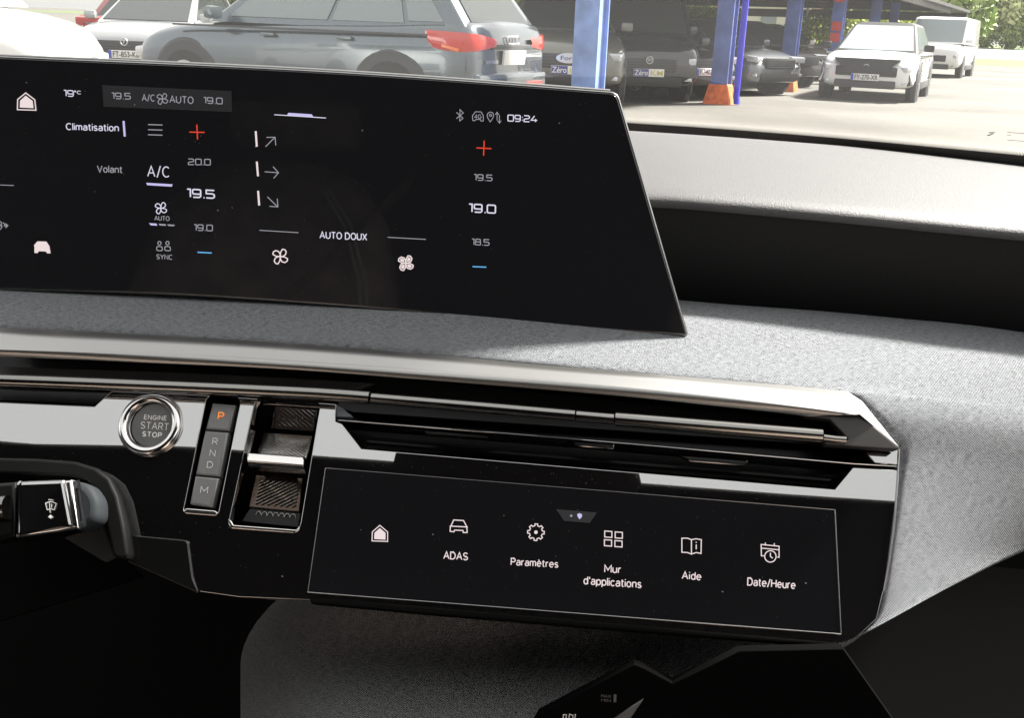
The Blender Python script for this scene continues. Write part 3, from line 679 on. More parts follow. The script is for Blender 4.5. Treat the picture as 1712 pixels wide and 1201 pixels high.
SD([[(458.5, 191.5), (545, 197)]], 1.4, WH); SD([], 1, VLT, [[(480, 192.5), (482, 188.3), (521, 190.8), (524, 195.3)]])
for (a, b, c, d) in ((427.5, 219, 429.3, 245), (429.3, 270, 431.3, 294.5), (431.5, 319, 433.3, 343.5)): SD([[(a, b), (c, d)]], 3.2, WHP)
SD([[(444, 245), (459.5, 229.5)], [(445.5, 229.5), (459.8, 229.2), (461, 243)]], 1.4, WHG); SD([[(442.5, 287), (465, 288.6)], [(456.5, 278.5), (465.5, 288.6), (457.5, 298)]], 1.4, WHG)
SD([[(447, 329), (464, 345.5)], [(463.5, 332), (464.6, 345.8), (450.5, 344.8)]], 1.4, WHG)
SD([[(433.5, 385), (499, 389)]], 1.3, WHG); SD([[(648, 396.7), (712, 400.3)]], 1.3, WHG)
TD('AUTO DOUX', 535, 398, 613, 401.5, 10.5, WH, 0, .01)
DG('09:24', 849, 202, 897.5, 203.8, 10, 1.7, WH, 1)
DG('19.5', 792.5, 301, 823, 302.2, 9.5, 1.5, WHG, 1); DG('19.0', 784, 354, 828, 356.3, 13, 2.3, WH, 1); DG('18.5', 789, 409, 818, 410.3, 9.5, 1.5, WHG, 1)
SD([[(763, 187.5), (774, 197.5), (768.5, 202), (769, 183), (774.5, 188.5), (763, 198)]], 1.3, WHG)
SD([[(790, 197), (790, 193), (793, 189), (795, 186.5), (804, 186.8), (806.5, 190), (808, 194), (808, 202), (804, 202), (803, 199.5), (796, 199.2), (794, 201.5), (790.5, 201.3), (790, 197)]], 1.2, WHG); TD('4G', 793.5, 197.5, 804.5, 198, 6.5, WHG, 0, .01)
pin = [(819.5, 203.5), (815, 196), (814.5, 191), (817, 188), (820.5, 187), (824, 188.6), (825.3, 192), (824, 197), (819.5, 203.5)]
SD([pin, _c(ell(820, 192.5, 1.8, 1.8, 8))], 1.2, WHG)
SD([[(831, 201), (831, 188)], [(828, 191.5), (831, 187.5), (834, 191.5)], [(835, 192), (835, 205)], [(832, 201.5), (835, 205.5), (838, 201.5)]], 1.2, WHG)

DUST = mat('dust', (.35, .35, .34), .9)
def dust(n, quad_, pl, off, par, smin=.00006, smax=.00016):
    A, B, C_, D = [np.array(q, float) for q in quad_]; vs, fs = [], []
    for i in range(n):
        u, v = rng.random(2); q = (A*(1-u)+B*u)*(1-v)+(D*(1-u)+C_*u)*v; c = hit(q[0], q[1], pl, off); r_d = rng.uniform(smin, smax)*(1+2*(rng.random() < .06)); b = len(vs); a0 = rng.uniform(0, 6)
        for k in range(5): vs.append(c+V(1, 0, 0)*r_d*math.cos(a0+k*1.257)*rng.uniform(.6, 1.5)+V(0, 0, 1)*r_d*math.sin(a0+k*1.257))
        fs.append(tuple(range(b, b+5)))
    tag(pydata('dust_specks', vs, fs, DUST, par), kind='stuff')
dust(150, [(0, 100), (1030, 165), (1130, 550), (0, 480)], PD, .0015, wd_)
dust(110, [(550, 790), (1390, 860), (1400, 1050), (520, 985)], PF, .001, ts)
dust(60, [(0, 690), (330, 690), (500, 980), (220, 900)], PF, .0004, cp)
dust(60, [(620, 760), (1390, 825), (1395, 845), (620, 785)], PF, .0004, cp)

# ============================================================ STEERING COLUMN and STALK
scs = empty('steering_column_surround', tuple(hit(150, 860, PF, .01)), label='black steering column surround at the lower edge of the gloss panel', cat='column surround')
plate('surround_frame', [(-60, 764), (60, 767), (125, 772), (160, 783), (182, 800), (196, 830), (206, 875), (214, 925), (210, 933), (200, 935), (189, 930), (186, 920), (172, 858), (158, 818), (143, 803), (115, 796), (-60, 790)], PF, .010, .03, mat('surround_black', (.004, .004, .004), .6, ior=1.25), scs, .0015)
plate('highlight_plate', rounded([(207, 894), (313, 904), (321, 965), (330, 992), (214, 940)], [1, 6, 3, 1, 1]), PF, .0020, .006, mat('highlight_plate', (.006, .006, .006), .15, ior=1.5), scs, .0005)  # added plate whose edges draw a faint highlight line in the gloss
plate('column_trim', [(108, 900), (165, 862), (192, 932), (175, 940)], PF, -.006, .003, mat('column_trim', (.035, .036, .032), .75, bump=(900, .0004, .6)), scs, .0004)
plate('column_back', [(-200, 770), (205, 780), (215, 940), (240, 965), (160, 990), (-200, 1100)], PF, -.035, .003, BLACKP, scs, .0004)
st = empty('wiper_stalk', tuple(hit(60, 850, PF, .02)), label='black wiper stalk with a chrome ring and grey tip beside the column', cat='wiper stalk')
def slab(name, px, off, thick, m, bev, par): return plate(name, px, PF, off, thick, m, par, bev)
slab('stalk_body', rounded([(28, 804), (106, 801), (124, 884), (95, 890), (26, 900)], [1, 3, 5, 8, 1]), .024, .016, GLOSS, .0022, st)
slab('stalk_root', [(-60, 812), (27, 805), (25, 898), (-60, 915)], .021, .012, GLOSSD, .002, st)
tube('stalk_collar', [hit(-60, 852, PF, .023), hit(-20, 850, PF, .023), hit(13, 848, PF, .023)], .0055, SATIN2, st, 20)
slab('chrome_ring', [(106, 804), (120, 802), (131, 884), (119, 882)], .0255, .018, CHROME, .0012, st)
slab('end_cap', rounded([(121, 803), (146, 808), (163, 832), (163, 870), (133, 888)], [2, 14, 22, 22, 4]), .0225, .014, GREY, .0035, st)
strokes('wiper_symbol', [[(76, 842), (82, 839.5), (88, 839.8), (94, 842.5), (90.5, 853), (86, 851.5), (83, 851.5), (79, 853), (76, 842)], [(82.5, 841), (84, 858)], [(86.5, 843), (86, 849)], [(81, 836.5), (83, 835)], [(84, 837.5), (86, 835.5)], [(87, 837.5), (89, 836)]], 1.2, PF, .0245, PRINT, st, [[(84.5, 861), (89.5, 865.5), (87, 865.8), (85, 868), (82.5, 865.8), (80, 865.3)]])

# ============================================================ LOWER CONSOLE
con = empty('centre_console', tuple(hit(750, 1180, PF, .0)), label='charcoal fabric side of the centre console, rounded at its corner, under the touch screen', cat='console')
YP = [(990, .445), (1040, .452), (1080, .454), (1108, .450), (1138, .440), (1168, .425), (1201, .408), (1260, .385), (1340, .365)]
def vpt(x, y, Y): return hit(x, y, (V(0, Y, 0), V(0, -1, 0)))
def cpt(x, y, off=0): return vpt(x, y, np.interp(y, [p[0] for p in YP], [p[1] for p in YP])-off)
rows = []
for y, Y in [(a, np.interp(a, [p[0] for p in YP], [p[1] for p in YP])) for a in (990, 1015, 1040, 1060, 1080, 1094, 1108, 1123, 1138, 1153, 1168, 1185, 1201, 1230, 1260, 1340)]:
    xl = 402+70*max(0, (1115-y)/120)**2
    rows.append([vpt(x, y, Y+.06*max(0, 1-(x-xl)/170)**2.2) for x in xl+(1300-xl)*np.linspace(0, 1, 70)**1.4])
loft('fabric_side', rows, FABD, con)
loft('console_end', [[vpt(402+70*max(0, (1115-y)/120)**2+q, y, Y+d_) for q, d_ in ((0, .06), (.3, .10), (.6, .15))] for y, Y in YP], BLACKP, con)
PL = plane(8, vpt(1000, 1140, .396))
pad = plate('glossy_tray', [(880, 1230), (900, 1196), (1060, 1112), (1076, 1118), (1124, 1144), (1180, 1118), (1236, 1090), (1410, 1086), (1560, 1300), (880, 1300)], PL, 0, .006, mat('tray_black', (.0035, .0035, .0035), .9, ior=1.05), con, .0004)
tube('tray_bead', [cpt(x, y, .012) for x, y in [(905, 1200), (960, 1168), (1058, 1116)]], .0005, DCHROME, con, 8)
plate('tray_blade', [(1022, 1206), (1076, 1170), (1052, 1206)], PL, .001, .003, mat('blade_grey', (.11, .11, .11), .3), con, .0003)
text('MAX', 1005, 1167, 1022, 1168, 5, PL, .0012, mat('dim_print', (.10, .10, .10), .5), con, 0, 0)
text('MIN', 1005, 1174, 1021, 1175, 5, PL, .0012, bpy.data.materials['dim_print'], con, 0, 0)
strokes('level_mark', [], 1, PL, .0012, bpy.data.materials['dim_print'], con, [[(1026, 1162), (1030.5, 1162), (1030.5, 1175), (1026, 1175)]])
strokes('tray_symbol', [[(941, 1204), (942, 1196), (947, 1196), (946, 1204)], [(951, 1204), (952, 1195), (958, 1197), (957, 1204)], [(961, 1204), (962, 1195)]], 1.4, PL, .0012, KPRINT, con)

# ============================================================ OWN CAR: glass, roof, cabin
shell = empty('car_cabin', (0, -.4, .3), label='dark cabin of the car around the dashboard, with its windscreen and roof lining', cat='car cabin')
WSG = glass_mat('windscreen_glass', (.97, .97, .96), 0, 1.5, .014)
# windscreen: bottom edge curve to header
bot_px = [(-900, 128), (-300, 148), (300, 168), (700, 186), (900, 197), (1060, 208), (1200, 217), (1400, 233), (1600, 252), (1760, 268), (2300, 330)]
bz = 1.118
bot = [hit(x, y, (V(0, 0, bz), V(0, 0, 1))) for x, y in resample(bot_px, 40)]
HY, HZ = -.075, 1.50
HYV = [-.075, -.058, -.056, -.055, -.058, -.057, -.054]
def hy(x): return float(np.interp(x, [-.71, -.51, -.35, -.22, .05, .2, .35], HYV))
top = [V(p[0]*.9, hy(p[0]*.9), HZ) for p in bot]
gr = []
for t in (0, .012, .03, .25, .5, .75, 1): gr.append([b+(a-b)*t + V(0, 0, .035*math.sin(math.pi*t)) for b, a in zip(bot, top)])
loft('windscreen', gr, WSG, shell)
FRIT = mat('black_frit', (.20, .19, .18), .5)
def wpt(j, t): return bot[j]+(top[j]-bot[j])*t + V(0, 0, .035*math.sin(math.pi*t)) + V(0, -.002, -.0015)
# solid band under the dotted line
loft('frit_band', [[wpt(j, -.035)+V(0, 0, -.003) for j in range(40)], [wpt(j, 0) for j in range(40)], [wpt(j, .007) for j in range(40)]], FRIT, shell)
vs, fs = [], []
L0 = np.array(bot); arc = np.concatenate([[0], np.cumsum(np.linalg.norm(np.diff(L0, axis=0), axis=1))])
pitch_ = .0021
for row in range(4):
    n_ = int((arc[-1])/pitch_)
    for i in range(n_):
        s = (i+(row % 2)*.5)*pitch_
        j = min(int(np.searchsorted(arc, s))-1, 38); j = max(j, 0); u = (s-arc[j])/(arc[j+1]-arc[j]); t0 = .0080+row*.0017
        c = wpt(j, t0)*(1-u)+wpt(j+1, t0)*u; d = (L0[j+1]-L0[j])/np.linalg.norm(L0[j+1]-L0[j]); e = wpt(j, t0+.01)-wpt(j, t0); e /= np.linalg.norm(e)
        rr = (.0009, .00075, .0006, .00045)[row]; b = len(vs)
        if c[0] < -.3 or c[0] > .8: continue
        for k in range(6): a = R(60*k); vs.append(c+d*rr*math.cos(a)+e*rr*math.sin(a))
        fs.append(tuple(range(b, b+6)))
dots = pydata('frit_dots', vs, fs, FRIT, shell); dots['kind'] = 'stuff'
ETCH = mat('glass_etching', (.06, .06, .05), .6)
PWm = None
def etch(polys):
    vs, fs = [], []
    for poly in polys:
        b = len(vs)
        for (x, y) in poly:
            vs.append(hit(x, y, (V(0, 1.17, 1.135), V(0, -math.sin(R(18)), -math.cos(R(18)))), 0))
        fs.append(tuple(range(b, b+len(poly))))
    return pydata('etched_mark', vs, fs, ETCH, shell)
etch([[(1653, 221), (1665, 220.5), (1660, 222.5), (1653, 222.5)], [(1650, 225), (1657, 224.5), (1656, 226.5), (1650, 226.5)], [(1658, 223), (1663, 223), (1658, 225), (1654, 225)]])
etch([[(1684, 220.5), (1712, 222.5), (1712, 223.5), (1684, 221.3)], [(1683, 225), (1690, 225.4), (1690, 226.2), (1683, 225.8)], [(1684, 233.4), (1712, 235.6), (1712, 236.4), (1684, 234.2)]])
# roof, lining, sides
LIN = mat('roof_lining', (.30, .29, .27), .9, noise=(300, .1, 2)); DK = mat('cabin_dark', (.012, .012, .012), .9, ior=1.2)
def quad(name, pts, m, th=.02, par=shell):
    me = bpy.data.meshes.new(name); me.from_pydata([tuple(map(float, p)) for p in pts], [], [tuple(range(len(pts)))]); bm = bmesh.new(); bm.from_mesh(me)
    bmesh.ops.solidify(bm, geom=bm.faces[:], thickness=th); bmesh.ops.recalc_face_normals(bm, faces=bm.faces); bm.to_mesh(me); bm.free(); return link(name, me, m, par)
loft('roof_lining', [[V(x, hy(x), HZ+.002) for x in np.linspace(-1.0, .72, 60)], [V(x, -.5, 1.55) for x in np.linspace(-1.0, .72, 60)], [V(x, -1.9, 1.52) for x in np.linspace(-1.0, .72, 60)]], DK, shell, thick=.0015)
quad('floor', [(-1.05, 1.3, .32), (.75, 1.3, .32), (.75, -2.0, .32), (-1.05, -2, .32)], DK)
quad('firewall', [(-1.05, 1.25, .3), (.75, 1.25, .3), (.75, 1.25, 1.06), (-1.05, 1.25, 1.06)], DK)
quad('tail_blocker', [(-1.05, -2, .3), (.75, -2, .3), (.72, -1.88, 1.7), (-1.0, -1.88, 1.7)], DK)  # unseen wall, closed over the rear window to keep the display reflection dark
for s in (-1.36, 1):
    quad('door_panel', [(s*.75, 1.3, .3), (s*.75, -2, .3), (s*.76, -2, 1.0), (s*.76, 1.3, 1.04)], DK)
    quad('rear_blocker', [(s*.75, -.70, 1.0), (s*.75, -2.0, 1.0), (s*.73, -2.0, 1.53), (s*.73, -.70, 1.53)], DK)  # added unseen sheet over the rear side window, darkens the display reflection
    if s < 0: quad('side_blocker', [(s*.75, .30, .9), (s*.75, -.72, .9), (s*.735, -.72, 1.56), (s*.735, -.10, 1.54)], DK)  # added unseen sheet over the driver's window, keeps light off fabric and display
    quad('pillar', [(s*.74, -.62, 1.0), (s*.74, -.78, 1.0), (s*.72, -.74, 1.52), (s*.72, -.60, 1.52)], DK)
    quad('pillar', [(s*.80, 1.10, 1.05), (s*.76, 1.05, 1.02), (s*.66, -.08, 1.50), (s*.70, -.10, 1.52)], DK, .03)
    quad('pillar', [(s*.74, -1.7, 1.0), (s*.74, -2.0, 1.0), (s*.72, -2.0, 1.52), (s*.72, -1.9, 1.52)], DK)
SEATM = mat('seat_cloth', (.36, .29, .25), .7, noise=(20, .3, 3))
mh = []
for i in range(13):
    a = math.pi*i/12; xx = -.097-.145*math.cos(a); rr = max(.02, math.sin(a))**.9
    mh.append([V(xx, -.018+.052*rr*math.cos(b)-.02*(1-rr), 1.478+.022*rr*math.sin(b)) for b in np.linspace(0, 2*math.pi, 17)])
loft('mirror_housing', mh, DK, shell, uv=False)
THR = mat('seat_thread', (.7, .68, .62), .7)
SEATM2 = mat('seat_side_cloth', (.22, .17, .14), .7, noise=(25, .3, 3))
for x in (-.66, .36):
    seat = empty('seat', (x, -.75, .35)); seat.parent = shell; seat.matrix_parent_inverse = world_of(shell).inverted()
    rows_ = []
    for zz, ww, dd in ((.62, .27, .10), (.80, .27, .11), (1.0, .265, .11), (1.14, .25, .10), (1.26, .22, .085), (1.34, .16, .06), (1.37, .08, .03)):
        yy = -.72-(zz-.62)*.22
        rows_.append([V(x+ww*math.copysign(abs(math.cos(a))**.6, math.cos(a)), yy+dd*math.copysign(abs(math.sin(a))**.6, math.sin(a)), zz) for a in np.linspace(0, 2*math.pi, 29)])
    loft('seat_back', rows_, SEATM, seat, uv=False)
    for q in (.0, .012):
        tube('stitching', [V(x+s_, -.72-(zz-.62)*.22+.095*k_, zz) for zz, s_, k_ in ((.80, .245-q, 1.05), (1.0, .24-q, 1.05), (1.14, .215-q, 1), (1.24, .175-q, .95), (1.31, .12-q, .8))], 0.0028, THR, seat, 6)
    box('seat_cushion', (x, -.45, .60), (.52, .52, .16), SEATM, seat, (R(6), 0, 0), .05)
    tube('belt_strap', [V(x+.24, -.95, 1.36), V(x+.16, -.70, 1.18), V(x-.10, -.52, .85)], .02, SEATM2, seat, 6, sy=.2)
    box('headrest', (x, -.95, 1.46), (.26, .10, .10), SEATM, seat, (R(-10), 0, 0), .03)

# ============================================================ OUTSIDE
def ground_mat():
    m = mat('lot_asphalt', (.22, .205, .165), .9, bump=(3, .02, .3)); t = m.node_tree; N = t.nodes; L = t.links; b = N['Principled BSDF']
    tc = N.new('ShaderNodeTexCoord'); a = N.new('ShaderNodeTexNoise'); a.inputs['Scale'].default_value = .25; a.inputs['Detail'].default_value = 6; L.new(tc.outputs['Object'], a.inputs[0])
    f_ = N.new('ShaderNodeTexNoise'); f_.inputs['Scale'].default_value = 9; f_.inputs['Detail'].default_value = 5; L.new(tc.outputs['Object'], f_.inputs[0])
    r = N.new('ShaderNodeValToRGB'); r.color_ramp.elements[0].position = .35; r.color_ramp.elements[0].color = (.075, .071, .060, 1); r.color_ramp.elements[1].position = .65; r.color_ramp.elements[1].color = (.145, .139, .122, 1)
    L.new(a.outputs[0], r.inputs[0]); mx = N.new('ShaderNodeMix'); mx.data_type = 'RGBA'; mx.blend_type = 'MULTIPLY'; mx.inputs[0].default_value = .5; L.new(r.outputs[0], mx.inputs[6]); L.new(f_.outputs[0], mx.inputs[7])
    g = N.new('ShaderNodeMath'); L.new(mx.outputs[2], b.inputs['Base Color']); return m
gnd = pydata('ground', [(-400, -60, 0), (400, -60, 0), (400, 500, 0), (-400, 500, 0)], [(0, 1, 2, 3)], ground_mat()); tag(gnd, 'beige asphalt ground of the parking lot', kind='structure')
gst = pydata('grass_strip', [(15, 58, .01), (90, 56, .01), (110, 78, .01), (19, 79, .01)], [(0, 1, 2, 3)], mat('grass', (.085, .11, .022), .9, noise=(.6, .4, 5))); gst['kind'] = 'structure'
gst2 = pydata('verge', [(-120, 182, .02), (260, 182, .02), (320, 400, .02), (-160, 400, .02)], [(0, 1, 2, 3)], mat('verge_green', (.08, .12, .03), .9, noise=(.4, .4, 5))); gst2['kind'] = 'structure'
rd = pydata('road', [(19, 79.5, .014), (112, 78.5, .014), (240, 180, .014), (30, 180, .014)], [(0, 1, 2, 3)], mat('pale_road', (.42, .40, .36), .85, noise=(.5, .15, 4))); rd['kind'] = 'structure'

# ---- cars
PAINT = {}
def paint(name, c, rough=.28, metal=.35): 
    if name not in PAINT: PAINT[name] = mat('paint_'+name, c, rough, metal=metal, coat=1.0, ior=1.5)
    return PAINT[name]
CGL = mat('car_window', (.03, .035, .035), .06, ior=1.6); CGLL = mat('car_window_pale', (.22, .26, .27), .08, ior=1.6); TYRE = mat('tyre', (.03, .03, .03), .8); RIM = mat('rim', (.55, .55, .55), .3, metal=.8); ARCH = mat('arch_plastic', (.05, .052, .055), .6)
LAMP = mat('headlamp', (.62, .64, .67), .12, metal=.3, coat=1); TAIL = mat('tail_lamp', (.55, .03, .02), .2, coat=1); TAILO = mat('tail_lamp_amber', (.8, .16, .03), .2, coat=1)
PLW = mat('plate_white', (.75, .75, .72), .5); PLB = mat('plate_blue', (.03, .06, .45), .5); PLN = mat('plate_navy', (.04, .03, .22), .5); PLY = mat('plate_cream', (.60, .50, .15), .5); PLK = mat('plate_ink', (.02, .02, .03), .5)
GRL = mat('grille_black', (.015, .015, .015), .35)
STN = {'suvb': [(-.5, .48, .93, .86), (-.492, .34, 1.10, .93), (-.47, .29, 1.15, .975), (-.40, .26, 1.15, 1), (-.25, .24, 1.12, 1), (0, .24, 1.09, 1), (.15, .24, 1.06, 1), (.26, .25, 1.04, 1), (.34, .26, 1.01, .99), (.42, .28, .94, .965), (.465, .29, .86, .92), (.49, .32, .76, .84), (.5, .40, .68, .76)],
       'suv': [(-.5, .48, .84, .80), (-.492, .34, 1.02, .90), (-.47, .29, 1.08, .96), (-.40, .26, 1.09, .99), (-.25, .24, 1.07, 1), (0, .24, 1.04, 1), (.15, .24, 1.02, 1), (.26, .25, 1.01, 1), (.34, .26, .985, .99), (.42, .28, .92, .965), (.465, .29, .85, .92), (.49, .32, .76, .84), (.5, .40, .68, .76)],
       'hatch': [(-.5, .42, .80, .80), (-.49, .30, .95, .90), (-.46, .26, 1.00, .96), (-.38, .22, .98, .99), (-.2, .2, .95, 1), (0, .2, .92, 1), (.15, .2, .90, 1), (.26, .2, .88, 1), (.34, .22, .85, .98), (.42, .24, .78, .95), (.465, .25, .70, .9), (.49, .28, .62, .80), (.5, .35, .54, .70)],
       'van': [(-.5, .45, 1.2, .93), (-.49, .35, 1.2, .98), (-.4, .3, 1.2, 1), (-.2, .28, 1.18, 1), (0, .28, 1.15, 1), (.2, .28, 1.12, 1), (.3, .28, 1.1, 1), (.38, .3, 1.05, .99), (.44, .3, 1.0, .97), (.48, .32, .92, .93), (.5, .42, .8, .86)]}
GHS = {'suvb': (-.485, .245, -.39, .055, .90, .72), 'suv': (-.485, .275, -.38, .02, .88, .60), 'hatch': (-.47, .26, -.33, .05, .88, .68), 'van': (-.49, .37, -.47, .22, .97, .86)}
def car(kind, L, W, H, loc, rz, pnt, label, cat='car', group=None, glass=None, wr=.35, wb=.6, lamp_front=True, plate_txt=None, front=True, rear=False, lower=None, arch=None, name='parked_car', blackroof=False, side=0, emblem=None):
    glass = glass or CGL
    o = empty(name, loc, rz, label, cat, group)
    zs = H/1.65 if kind[:3] == 'suv' else (H/1.45 if kind == 'hatch' else H/1.95)
    S = STN[kind]; hw = W/2
    def prof(zb, zt, w_):
        h = zt-zb
        return [(0, zb), (.8*w_, zb), (.96*w_, zb+.10*h), (1.0*w_, zb+.30*h), (.985*w_, zb+.5*h), (.995*w_, zb+.68*h), (.975*w_, zb+.80*h), (.945*w_, zb+.90*h), (.90*w_, zb+.96*h), (.82*w_, zt), (.5*w_, zt+.022), (0, zt+.03)]
    SS = []; SA = np.array(S, float)                     # Catmull-Rom between stations rounds nose and tail
    for i_ in range(len(SA)-1):
        p0, p1, p2, p3 = SA[max(i_-1, 0)], SA[i_], SA[i_+1], SA[min(i_+2, len(SA)-1)]
        for k in range(4):
            u = k/4; SS.append(tuple(.5*((2*p1)+(-p0+p2)*u+(2*p0-5*p1+4*p2-p3)*u*u+(-p0+3*p1-3*p2+p3)*u**3)*np.array([1, 1, 1, 1])))
    SS.append(S[-1])
    vs, fs = [], []; n = 0
    for (xf, zb, zt, wf) in SS:
        p = prof(zb*zs, zt*zs, wf*hw); ring = [(y, z) for y, z in p]+[(-y, z) for y, z in p[-2:0:-1]]; n = len(ring)
        for y, z in ring: vs.append((xf*L, y, z))
    for i in range(len(SS)-1):
        for k in range(n): fs.append((i*n+k, i*n+(k+1) % n, (i+1)*n+(k+1) % n, (i+1)*n+k))
    fs += [tuple(range(n)), tuple(range((len(SS)-1)*n, len(SS)*n))]
    b = pydata('body', vs, fs, pnt, o, True, True); b.data.set_sharp_from_angle(angle=R(55))
    # greenhouse
    g = GHS[kind]; zb = S[5][2]*zs-.03; xr0, xf0, xr1, xf1 = [q*L for q in g[:4]]; y0, y1 = g[4]*hw, g[5]*hw
    ym = y1+.06
    Z1 = H-.05
    gv = [(xr0, -y0, zb), (xf0, -y0, zb), (xf0, y0, zb), (xr0, y0, zb), (xr1, -ym, Z1), (xf1, -ym, Z1), (xf1, ym, Z1), (xr1, ym, Z1), (xr1+.12, -y1+.08, H), (xf1-.12, -y1+.08, H), (xf1-.12, y1-.08, H), (xr1+.12, y1-.08, H)]
    gf = [(0, 1, 5, 4), (1, 2, 6, 5), (2, 3, 7, 6), (3, 0, 4, 7), (4, 5, 9, 8), (5, 6, 10, 9), (6, 7, 11, 10), (7, 4, 8, 11), (8, 9, 10, 11)]
    rf_ = pydata('roof', gv, gf, GRL if blackroof else pnt, o, False, True); bevel_me(rf_.data, .045, 3, 25)
    G = [np.array(v) for v in gv]
    def win(nm, c, u0, u1, v0, v1, off=.012, m=None, u0t=None, u1t=None):
        A, B, C_, D = [G[i] for i in c]
        def at(u, v): return (A*(1-u)+B*u)*(1-v)+(D*(1-u)+C_*u)*v
        nrm = np.cross(B-A, D-A); nrm /= np.linalg.norm(nrm)
        cc = (A+B+C_+D)/4
        if nrm @ (cc-V(0, 0, .8)) < 0: nrm = -nrm
        q = [at(u0, v0), at(u1, v0), at(u1 if u1t is None else u1t, v1), at(u0 if u0t is None else u0t, v1)]
        vv = [p+nrm*off for p in q]+[p-nrm*.02 for p in q]
        return pydata(nm, vv, [(0, 1, 2, 3), (4, 5, 6, 7), (0, 1, 5, 4), (1, 2, 6, 5), (2, 3, 7, 6), (3, 0, 4, 7)], m or glass, o, False, True)
    for cs in ((0, 1, 5, 4), (3, 2, 6, 7)):
        if kind != 'van':
            win('side_window', cs, .52, .93, .12, .90, u1t=.95, m=glass); win('side_window', cs, .22, .50, .12, .90); win('side_window', cs, .07, .20, .16, .86, u0t=.10)
        else: win('side_window', cs, .74, .95, .25, .88)
    win('windscreen', (1, 2, 6, 5), .05, .95, .06, .95, m=glass)
    if kind != 'van' or rear: win('rear_window', (3, 0, 4, 7), .10, .90, .12, .92, u0t=.12, m=CGL)
    # wheels
    for sx in (wb/2+.005, -wb/2+.005):
        for s in (-1, 1):
            cx_, cy_ = sx*L, s*(hw-.10)
            def cyl(nm, r1, h0, h1, m, par, k=24, rin=0):
                vv, ff = [], []
                for (rr, h) in ((r1, h0), (r1, h1-.02), (r1*.93, h1), (rin if rin else .001, h1)):
                    for i in range(k): a = 2*math.pi*i/k; vv.append((cx_+rr*math.cos(a), cy_+s*h, wr+rr*math.sin(a)))
                for q in range(3):
                    for i in range(k): ff.append((q*k+i, q*k+(i+1) % k, (q+1)*k+(i+1) % k, (q+1)*k+i))
                return pydata(nm, vv, ff, m, par, False, True)
            wh = empty('wheel', (0, 0, 0)); wh.parent = o
            cyl('wheel_arch', wr*1.30, 0, .104 if arch else .101, arch or GRL, o, 28)
            cyl('tyre', wr, -.1, .112, TYRE, wh)
            vv, ff = [], []
            rr0 = wr*.64
            for i in range(5):
                a = 2*math.pi*i/5
                for da, rr in ((-.35, .05), (-.13, rr0), (.13, rr0), (.35, .05)): vv.append((cx_+rr*math.cos(a+da), cy_+s*.118, wr+rr*math.sin(a+da)))
                ff.append(tuple(range(i*4, i*4+4)))
            k = 24; b0 = len(vv)
            for rr in (rr0*.93, rr0*1.02):
                for i in range(k): a = 2*math.pi*i/k; vv.append((cx_+rr*math.cos(a), cy_+s*.119, wr+rr*math.sin(a)))
            for i in range(k): ff.append((b0+i, b0+(i+1) % k, b0+k+(i+1) % k, b0+k+i))
            pydata('rim', vv, ff, RIM, wh, False, True)
    # lower cladding
    lw = lower or GRL
    for s in (-1, 1):
        box('sill', (0, s*(hw-.01), .33*zs), (L*.42, .05, .16), lw, o, bev=.02, local=True)
        # mirror
        box('mirror', (xf0-.10*L*.5, s*(hw+.07), zb+.10), (.13, .20, .14), pnt if not blackroof else GRL, o, bev=.04, local=True)
        for hx in (.02, -.2): box('door_handle', (hx*L+.12, s*(hw*.995), zb-.11), (.19, .045, .035), pnt, o, bev=.012, local=True)
        box('crease_line', (-.03*L, s*(hw*.985), zb-.045), (L*.74, .03, .022), lw, o, bev=.005, local=True)
    X = L/2
    if front:
        box('bumper_intake', (X-.05, 0, .36*zs), (.14, W*.62, .17*zs), lw, o, bev=.03, local=True)
        box('grille', (X-.035, 0, .62*zs), (.13, W*(.62 if kind == 'suv' else .50), .20*zs), GRL, o, bev=.03, local=True)
        for q in range(4): box('grille_slat', (X+.032, 0, (.555+q*.043)*zs), (.012, W*.46, .010), ARCH, o, local=True)
        for s in (-1, 1):
            box('headlight', (X-.13, s*hw*.72, .70*zs), (.24, W*.17, .11*zs), LAMP, o, (0, R(6), s*R(-24)), .03, local=True)
            box('fog_light', (X-.07, s*hw*.74, .40*zs), (.12, W*.08, .06*zs), LAMP, o, (0, 0, s*R(-16)), .02, local=True)
    if rear:
        for s in (-1, 1):
            box('taillight', (-X+.10, s*hw*.70, .92*zs), (.24, W*.30, .16*zs), TAIL, o, (0, R(-8), s*R(12)), .03, local=True)
        box('rear_bumper', (-X+.04, 0, .42*zs), (.16, W*.80, .20*zs), lw, o, bev=.03, local=True)
        box('number_plate', (-X-.01, 0, .74*zs), (.03, .52, .12), PLW, o, bev=.004, local=True)
    if plate_txt:
        px_, pz = X+.045, .50*zs
        pb = box('number_plate', (px_, 0, pz), (.02, .52, .125), PLW, o, bev=.004, local=True)
        zk = plate_txt == 'ZéroKM'
        if zk: box('plate_panel', (px_+.002, -.13, pz), (.022, .25, .118), PLN, o, local=True)
        else: box('plate_band', (px_+.002, -.235, pz), (.022, .045, .118), PLB, o, local=True)
        def ptxt(s_, y0_, y1_, m):
            me = glyphs(s_, .012); xs = [v.co.x for v in me.vertices]; a_, b_ = min(xs), max(xs)
            for v in me.vertices: v.co = Vector((px_+.0155, y0_+(v.co.x-a_)/(b_-a_)*(y1_-y0_), pz-.04+v.co.y/.70*.085))
            me.materials.clear(); link('plate_lettering', me, m, o, local=True)
        if zk: ptxt('Zéro', -.245, -.02, PLW); ptxt('KM', .03, .24, PLY)
        else: ptxt(plate_txt, -.19, .24, PLK)
